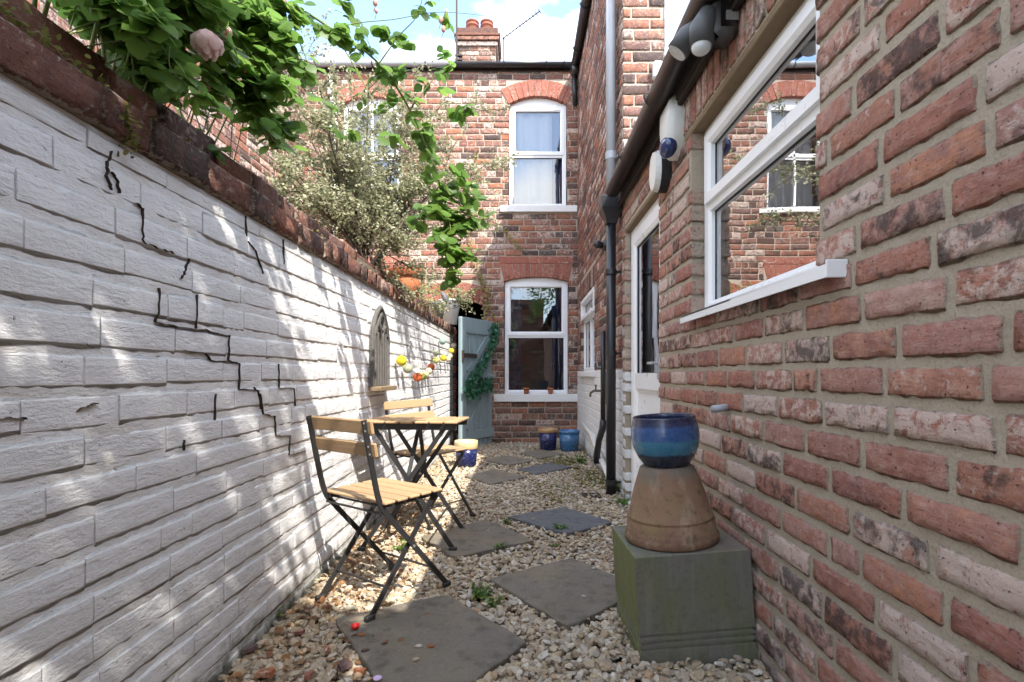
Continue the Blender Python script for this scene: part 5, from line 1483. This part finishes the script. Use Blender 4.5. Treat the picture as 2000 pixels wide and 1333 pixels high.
MB().lathe([(.095, 0), (.14, .30), (.15, .305), (.15, .318), (.132, .31), (.085, .02), (.001, .02)], 24).build('pail', M['render_white'], bk, True)
MB().tube([(.13*math.cos(a), -.02-.10*math.sin(a), .25-.06*math.sin(a)) for a in [math.pi*k/12 for k in range(13)]], .004, 6).build('handle', M['iron'], bk)
a1 = [Vector((rr.gauss(0,.06), rr.gauss(0,.06), .27 + abs(rr.gauss(0,.06)))) for _ in range(160)]; q = range(160)
f = big_mesh('foliage', [leaf_cloud(A(a1,q), rng.normal(0,1,(160,3)), np.tile([0,0,1.0],(160,1)) + rng.normal(0,.4,(160,3)), rng.uniform(.03,.06,160), LT_NARROW)], M['weed_leaf'], True, bk); f['kind'] = 'stuff'
gpot = thing('dark_planter', 'dark grey bird-topped planter on the wall end beside the white pail', 'planter', (-1.02, 6.15, 1.62))
MB().lathe([(.07, 0), (.10, .19), (.105, .20), (.09, .20), (.06, .02), (.001, .02)], 20).build('body', M['lead'], gpot, True)
MB().tube([(.09,0,.19),(.11,-.02,.24),(.08,-.02,.30),(.05,-.02,.33)], [.02,.04,.03,.008], 8).build('bird', M['lead'], gpot, True)

# ------------------------------------------------------------------ pedestal, upturned pot, blue bowl
M['green_stone'] = None
t = NT('algae_slate'); p = t.pos(); nrm = t.n('ShaderNodeNewGeometry').outputs['Normal']
nx = t.sepz(nrm)[0]
n1 = t.noise(t.stretch(p, (1, 1, .35)), 10, 6, .6); n2 = t.noise(p, 45, 6, .65)
c = t.mix(n1, (.115, .112, .098), (.20, .192, .17))
c = t.mix(t.math('MULTIPLY', t.step(n1, .38, .66), .75), c, (.115, .13, .055))
k = t.math('ADD', t.math('MULTIPLY', nx, -.45), t.noise(p, 7, 5))
c = t.mix(t.math('MULTIPLY', t.step(k, .55, .95), .75), c, (.15, .175, .045))
c = t.mix(t.math('MULTIPLY', t.step(n2, .5, .72), .45), c, (.055, .055, .043))
n8 = t.noise(t.stretch(p, (1, 1, .12)), 26, 5, .6)
c = t.mix(t.math('MULTIPLY', t.step(n8, .5, .7), .4), c, (.24, .235, .19))
z = t.sepz(p)[2]
c = t.mix(t.math('MULTIPLY', t.step(z, .355, .375), .6), c, (.19, .135, .10))
t.bsdf(c, .6, t.bump(n2, .003), spec=.35); M['green_stone'] = t.m
ped = thing('square_pedestal', 'algae-green square slate pedestal against the red brick wall', 'pedestal', (.592, 1.90, -.03))
ped.rotation_euler = (0, R(-3.6), R(2.0))
hw, hd, hh = .197, .18, .39
levels = [(0, 0), (.072, 0), (.074, .006), (.082, .006), (.084, 0), (.094, 0), (.096, .006), (.104, .006), (.106, 0), (.116, 0), (.118, .006), (.126, .006), (.128, 0), (hh-.003, 0), (hh, .003)]
vs = []
for z, i in levels: vs += [(-hw+i, -hd+i, z), (hw-i, -hd+i, z), (hw-i, hd-i, z), (-hw+i, hd-i, z)]
fs = [(j*4+k, j*4+(k+1)%4, j*4+4+(k+1)%4, j*4+4+k) for j in range(len(levels)-1) for k in range(4)] + [tuple(len(vs)-4+k for k in range(4)), (3, 2, 1, 0)]
mesh_obj('block', vs, fs, M['green_stone'], ped)
rotp = Euler(ped.rotation_euler).to_matrix()
def on_ped(x, y, z): return Vector(ped.location) + rotp @ Vector((x, y, z))
t = NT('weathered_terracotta'); tcn = t.n('ShaderNodeTexCoord'); v = tcn.outputs['Object']; z = t.sepz(v)[2]
n1 = t.noise(v, 12, 7, .65); n2 = t.noise(v, 50, 7, .7); n3 = t.noise(v, 24, 6, .7, .5)
c = t.mix(n1, (.20, .11, .07), (.30, .195, .125))
c = t.mix(t.math('MULTIPLY', t.step(n1, .48, .62), .6), c, (.22, .17, .075))
c = t.mix(t.math('MULTIPLY', t.step(n3, .54, .66), .75), c, (.10, .072, .05))
n9 = t.noise(t.stretch(v, (1, 1, .3)), 22, 5, .6)
c = t.mix(t.math('MULTIPLY', t.step(n9, .54, .66), .5), c, (.36, .27, .19))
k = t.math('ADD', t.math('MULTIPLY', z, -3.0), n2)
c = t.mix(t.math('MULTIPLY', t.step(k, .25, .50), .55), c, (.10, .055, .04))
k = t.math('ADD', t.math('MULTIPLY', z, 4.5), n1)
c = t.mix(t.math('MULTIPLY', t.step(k, 1.42, 1.68), .7), c, (.16, .15, .13))
t.bsdf(c, .85, t.bump(t.math('ADD', n2, n1), .005), spec=.2); M['old_terracotta'] = t.m
up = thing('upturned_pot', 'weathered upturned terracotta pot standing on the square pedestal', 'pot', on_ped(-.015, -.005, hh+.001)); up.rotation_euler = ped.rotation_euler
MB().lathe([(.164, 0), (.168, .006), (.168, .022), (.163, .028), (.161, .030), (.156, .075), (.153, .078), (.1525, .084), (.155, .088), (.150, .092), (.126, .18), (.104, .245), (.098, .262), (.088, .268), (.001, .268)], 48).build('body', M['old_terracotta'], up, True)
bw_ = thing('blue_bowl', 'round banded blue glazed bowl on top of the upturned pot', 'bowl', on_ped(-.015, -.005, hh + .2695)); bw_.rotation_euler = ped.rotation_euler
MB().lathe([(.001, 0), (.078, 0), (.082, .004), (.100, .030), (.116, .065), (.1225, .100), (.121, .135), (.116, .160), (.112, .172), (.1135, .178), (.110, .181), (.105, .178), (.106, .165), (.112, .13), (.113, .10), (.10, .06), (.07, .03), (.001, .025)], 48).build('body', M['bowl_glaze'], bw_, True)

# ------------------------------------------------------------------ folding chairs and table
def chair(label, loc, rotz, tilt=0.0):
    c = thing('folding_chair', label, 'chair', loc, rotz, 'slatted folding bistro chairs')
    c.rotation_euler = (0, tilt, rotz)
    SR, SH = Vector((0, -.155, .425)), .435
    for s in (-1, 1):
        x = s*.178
        pts = spline([(x, .205, .012), (x, .02, .222), (x, -.135, .398), (x, -.172, .455), (x, -.20, .56), (x, -.245, .775)], 4)
        mb = MB()
        for i in range(len(pts)-1): mb.bar(pts[i], pts[i+1] + (pts[i+1]-pts[i])*.03, .021, .009, (1, 0, 0))
        bf = mb.build('back_leg', M['steel'], c)
        MB().bbox(x-.010, x+.010, .18, .225, 0, .022, .004).build('foot_cap', M['steel'], bf)
        x2 = s*.160
        fl = MB().bar((x2, -.20, .012), (x2, .145, .425), .021, .009, (1, 0, 0)).build('front_leg', M['steel'], c)
        MB().bbox(x2-.011, x2+.011, -.225, -.182, 0, .024, .004).build('foot_cap', M['steel'], fl)
        MB().bar((x2, -.16, .432), (x2, .155, .428), .018, .012, (1, 0, 0)).build('seat_rail', M['steel'], c)
        MB().tube([(s*.15, .003, .2375), (s*.186, .003, .2375)], .006, 8).build('pivot', M['bolt'], c)
        for z, y in ((.735, -.243), (.765, -.249), (.645, -.222), (.675, -.229)):
            MB().tube([(x + s*.004, y - .0, z), (x + s*.0065, y - .0, z)], .004, 6).build('bolt', M['bolt'], bf)
    MB().tube([(-.178, .13, .105), (.178, .13, .105)], .005, 8).build('stretcher', M['steel'], c)
    MB().tube([(-.16, -.125, .105), (.16, -.125, .105)], .005, 8).build('stretcher', M['steel'], c)
    MB().tube([(-.178, -.160, .405), (.178, -.160, .405)], .005, 8).build('stretcher', M['steel'], c)
    MB().tube([(-.16, -.135, .425), (.16, -.135, .425)], .005, 8).build('stretcher', M['steel'], c)
    for i in range(5):
        y = -.135 + i*.066
        MB().bbox(-.20, .20, y-.0265, y+.0265, .440, .453, .004).build('seat_slat', M['slat'], c)
    for z, y in ((.66, -.2185), (.748, -.237)):
        o = MB().bbox(-.205, .205, -.007, .007, -.028, .028, .004).build('back_slat', M['slat'], c)
        o.location = (0, y + .012, z); o.rotation_euler = (R(11), 0, 0)
    return c
chair('black steel folding chair with wooden slats, its feet on the large slab', (-.598, 2.225, .012), R(-35))
chair('black steel folding chair with wooden slats tucked behind the table toward the gate', (-.60, 3.42, .008), R(-131), R(1.5))
tb = thing('folding_table', 'square slatted wooden bistro table with crossed black steel legs by the white wall', 'table', (-.612, 2.96, .004), R(-1))
tb.rotation_euler = (R(-2.0), R(.3), R(-1))
tz = .70
for i in range(7):
    x = -.275 + (i+.5)*.55/7
    MB().bbox(x-.035, x+.035, -.27, .27, tz-.014, tz, .004).build('top_slat', M['table_slat'], tb)
for y in (-.225, .225):
    MB().bar((-.262, y, tz-.032), (.262, y, tz-.032), .034, .014, (0, 1, 0)).build('top_rail', M['steel'], tb)
for s, y in ((-1, -.212), (1, .205)):
    for k, (xa, xb) in enumerate(((-.245, .20), (.245, -.20))):
        yy = y + (.012 if k else 0)*(-s)
        lg = MB().bar((xa, yy, .012), (xb, yy, tz-.03), .024, .010, (0, 1, 0)).build('leg', M['steel'], tb)
        MB().bbox(xa-.022, xa+.022, yy-.012, yy+.012, 0, .022, .004).build('foot_cap', M['steel'], lg)
    MB().tube([(.035 if s < 0 else -.02, y-.02, .352), (.035 if s < 0 else -.02, y+.02, .352)], .007, 8).build('pivot', M['bolt'], tb)
MB().bar((-.02, -.18, .33), (.02, -.04, tz-.035), .022, .009, (0, 1, 0)).build('stay', M['steel'], tb)
MB().bar((.02, .17, .33), (-.0, .05, tz-.035), .022, .009, (0, 1, 0)).build('stay', M['steel'], tb)
for z in (.16,):
    MB().tube([(.16, -.212, z), (.16, .205, z)], .006, 8).build('stretcher', M['steel'], tb)
    MB().tube([(-.16, -.212, z), (-.16, .205, z)], .006, 8).build('stretcher', M['steel'], tb)

# ------------------------------------------------------------------ tree behind the viewpoint that dapples the near wall
tree = thing('overhanging_tree', 'leafy tree mirrored in the glass of the lower far window', 'tree', (1.9, -2.75, 0))
TO = Vector(tree.location); tr_ = random.Random(77)
MB().tube(spline([(0,0,0), (-.05,.05,1.2), (-.25,.3,2.4), (-.6,.7,3.3), (-.95,1.1,4.0)], 6), [.09*(1-.75*i/24) for i in range(25)], 8).build('trunk', M['twig'], tree, True)
for k in range(9):
    a = Vector((-.45,.55,3.0)).lerp(Vector((-.95,1.1,4.0)), tr_.random()); e = Vector((tr_.uniform(-1.9,-.5), tr_.uniform(.5,2.4), tr_.uniform(3.2,5.2)))
    MB().tube(spline([a, (a+e)/2 + Vector((0,0,.1)), e], 5), [.03*(1-.8*i/10) for i in range(11)], 6).build('limb', M['twig'], tree, True)
tp_, td_, tn_, ts_ = [], [], [], []
# crown: clumps of leaves with gaps between them
for k in range(126):
    # clump centres are set where the sun must be blocked for the near half of the wall
    wy, wz, s_ = tr_.uniform(.55, 2.02), tr_.uniform(-.1, 1.65), tr_.uniform(1.25, 2.25)
    c0 = Vector((-.96 + s_, wy - 1.6*s_, wz + 2.15*s_))
    if k >= 92: c0 = Vector((tr_.uniform(-.95, -.42) + s_, tr_.uniform(1.35, 2.0) - 1.6*s_, 2.15*s_))
    for _ in range(17):
        tp_.append(c0 + Vector((tr_.gauss(0,.10), tr_.gauss(0,.10), tr_.gauss(0,.07)))); td_.append(Vector((tr_.gauss(0,1), tr_.gauss(0,1), tr_.gauss(-.3,.5)))); tn_.append(Vector((tr_.gauss(0,.5), tr_.gauss(0,.5), 1))); ts_.append(tr_.uniform(.055,.095))
q = range(len(tp_)); f = big_mesh('crown', [leaf_cloud(A(tp_,q) - np.array(TO), A(td_,q), A(tn_,q), np.array(ts_), LT)], M['rose_leaf'], True, tree); f['kind'] = 'stuff'

# ------------------------------------------------------------------ yard drain
dr = thing('drain_grate', 'small square rusty drain grate beside the downpipe foot', 'drain', G(1155, 970, -.004))
MB().ring(-.07, .07, -.07, .07, [(0, 0), (0, .012), (.012, .012), (.012, 0)])
fr = MB()
for a, b, c_, d_ in ((-.07,.07,-.07,-.058), (-.07,.07,.058,.07), (-.07,-.058,-.0575,.0575), (.058,.07,-.0575,.0575)): fr.box(a, b, c_, d_, 0, .014)
fr.build('frame', M['iron'], dr)
for i in range(5): MB().box(-.057, .057, -.046 + i*.022, -.036 + i*.022, .001, .011).build('bar', M['iron'], dr)
bpy.context.view_layer.update()
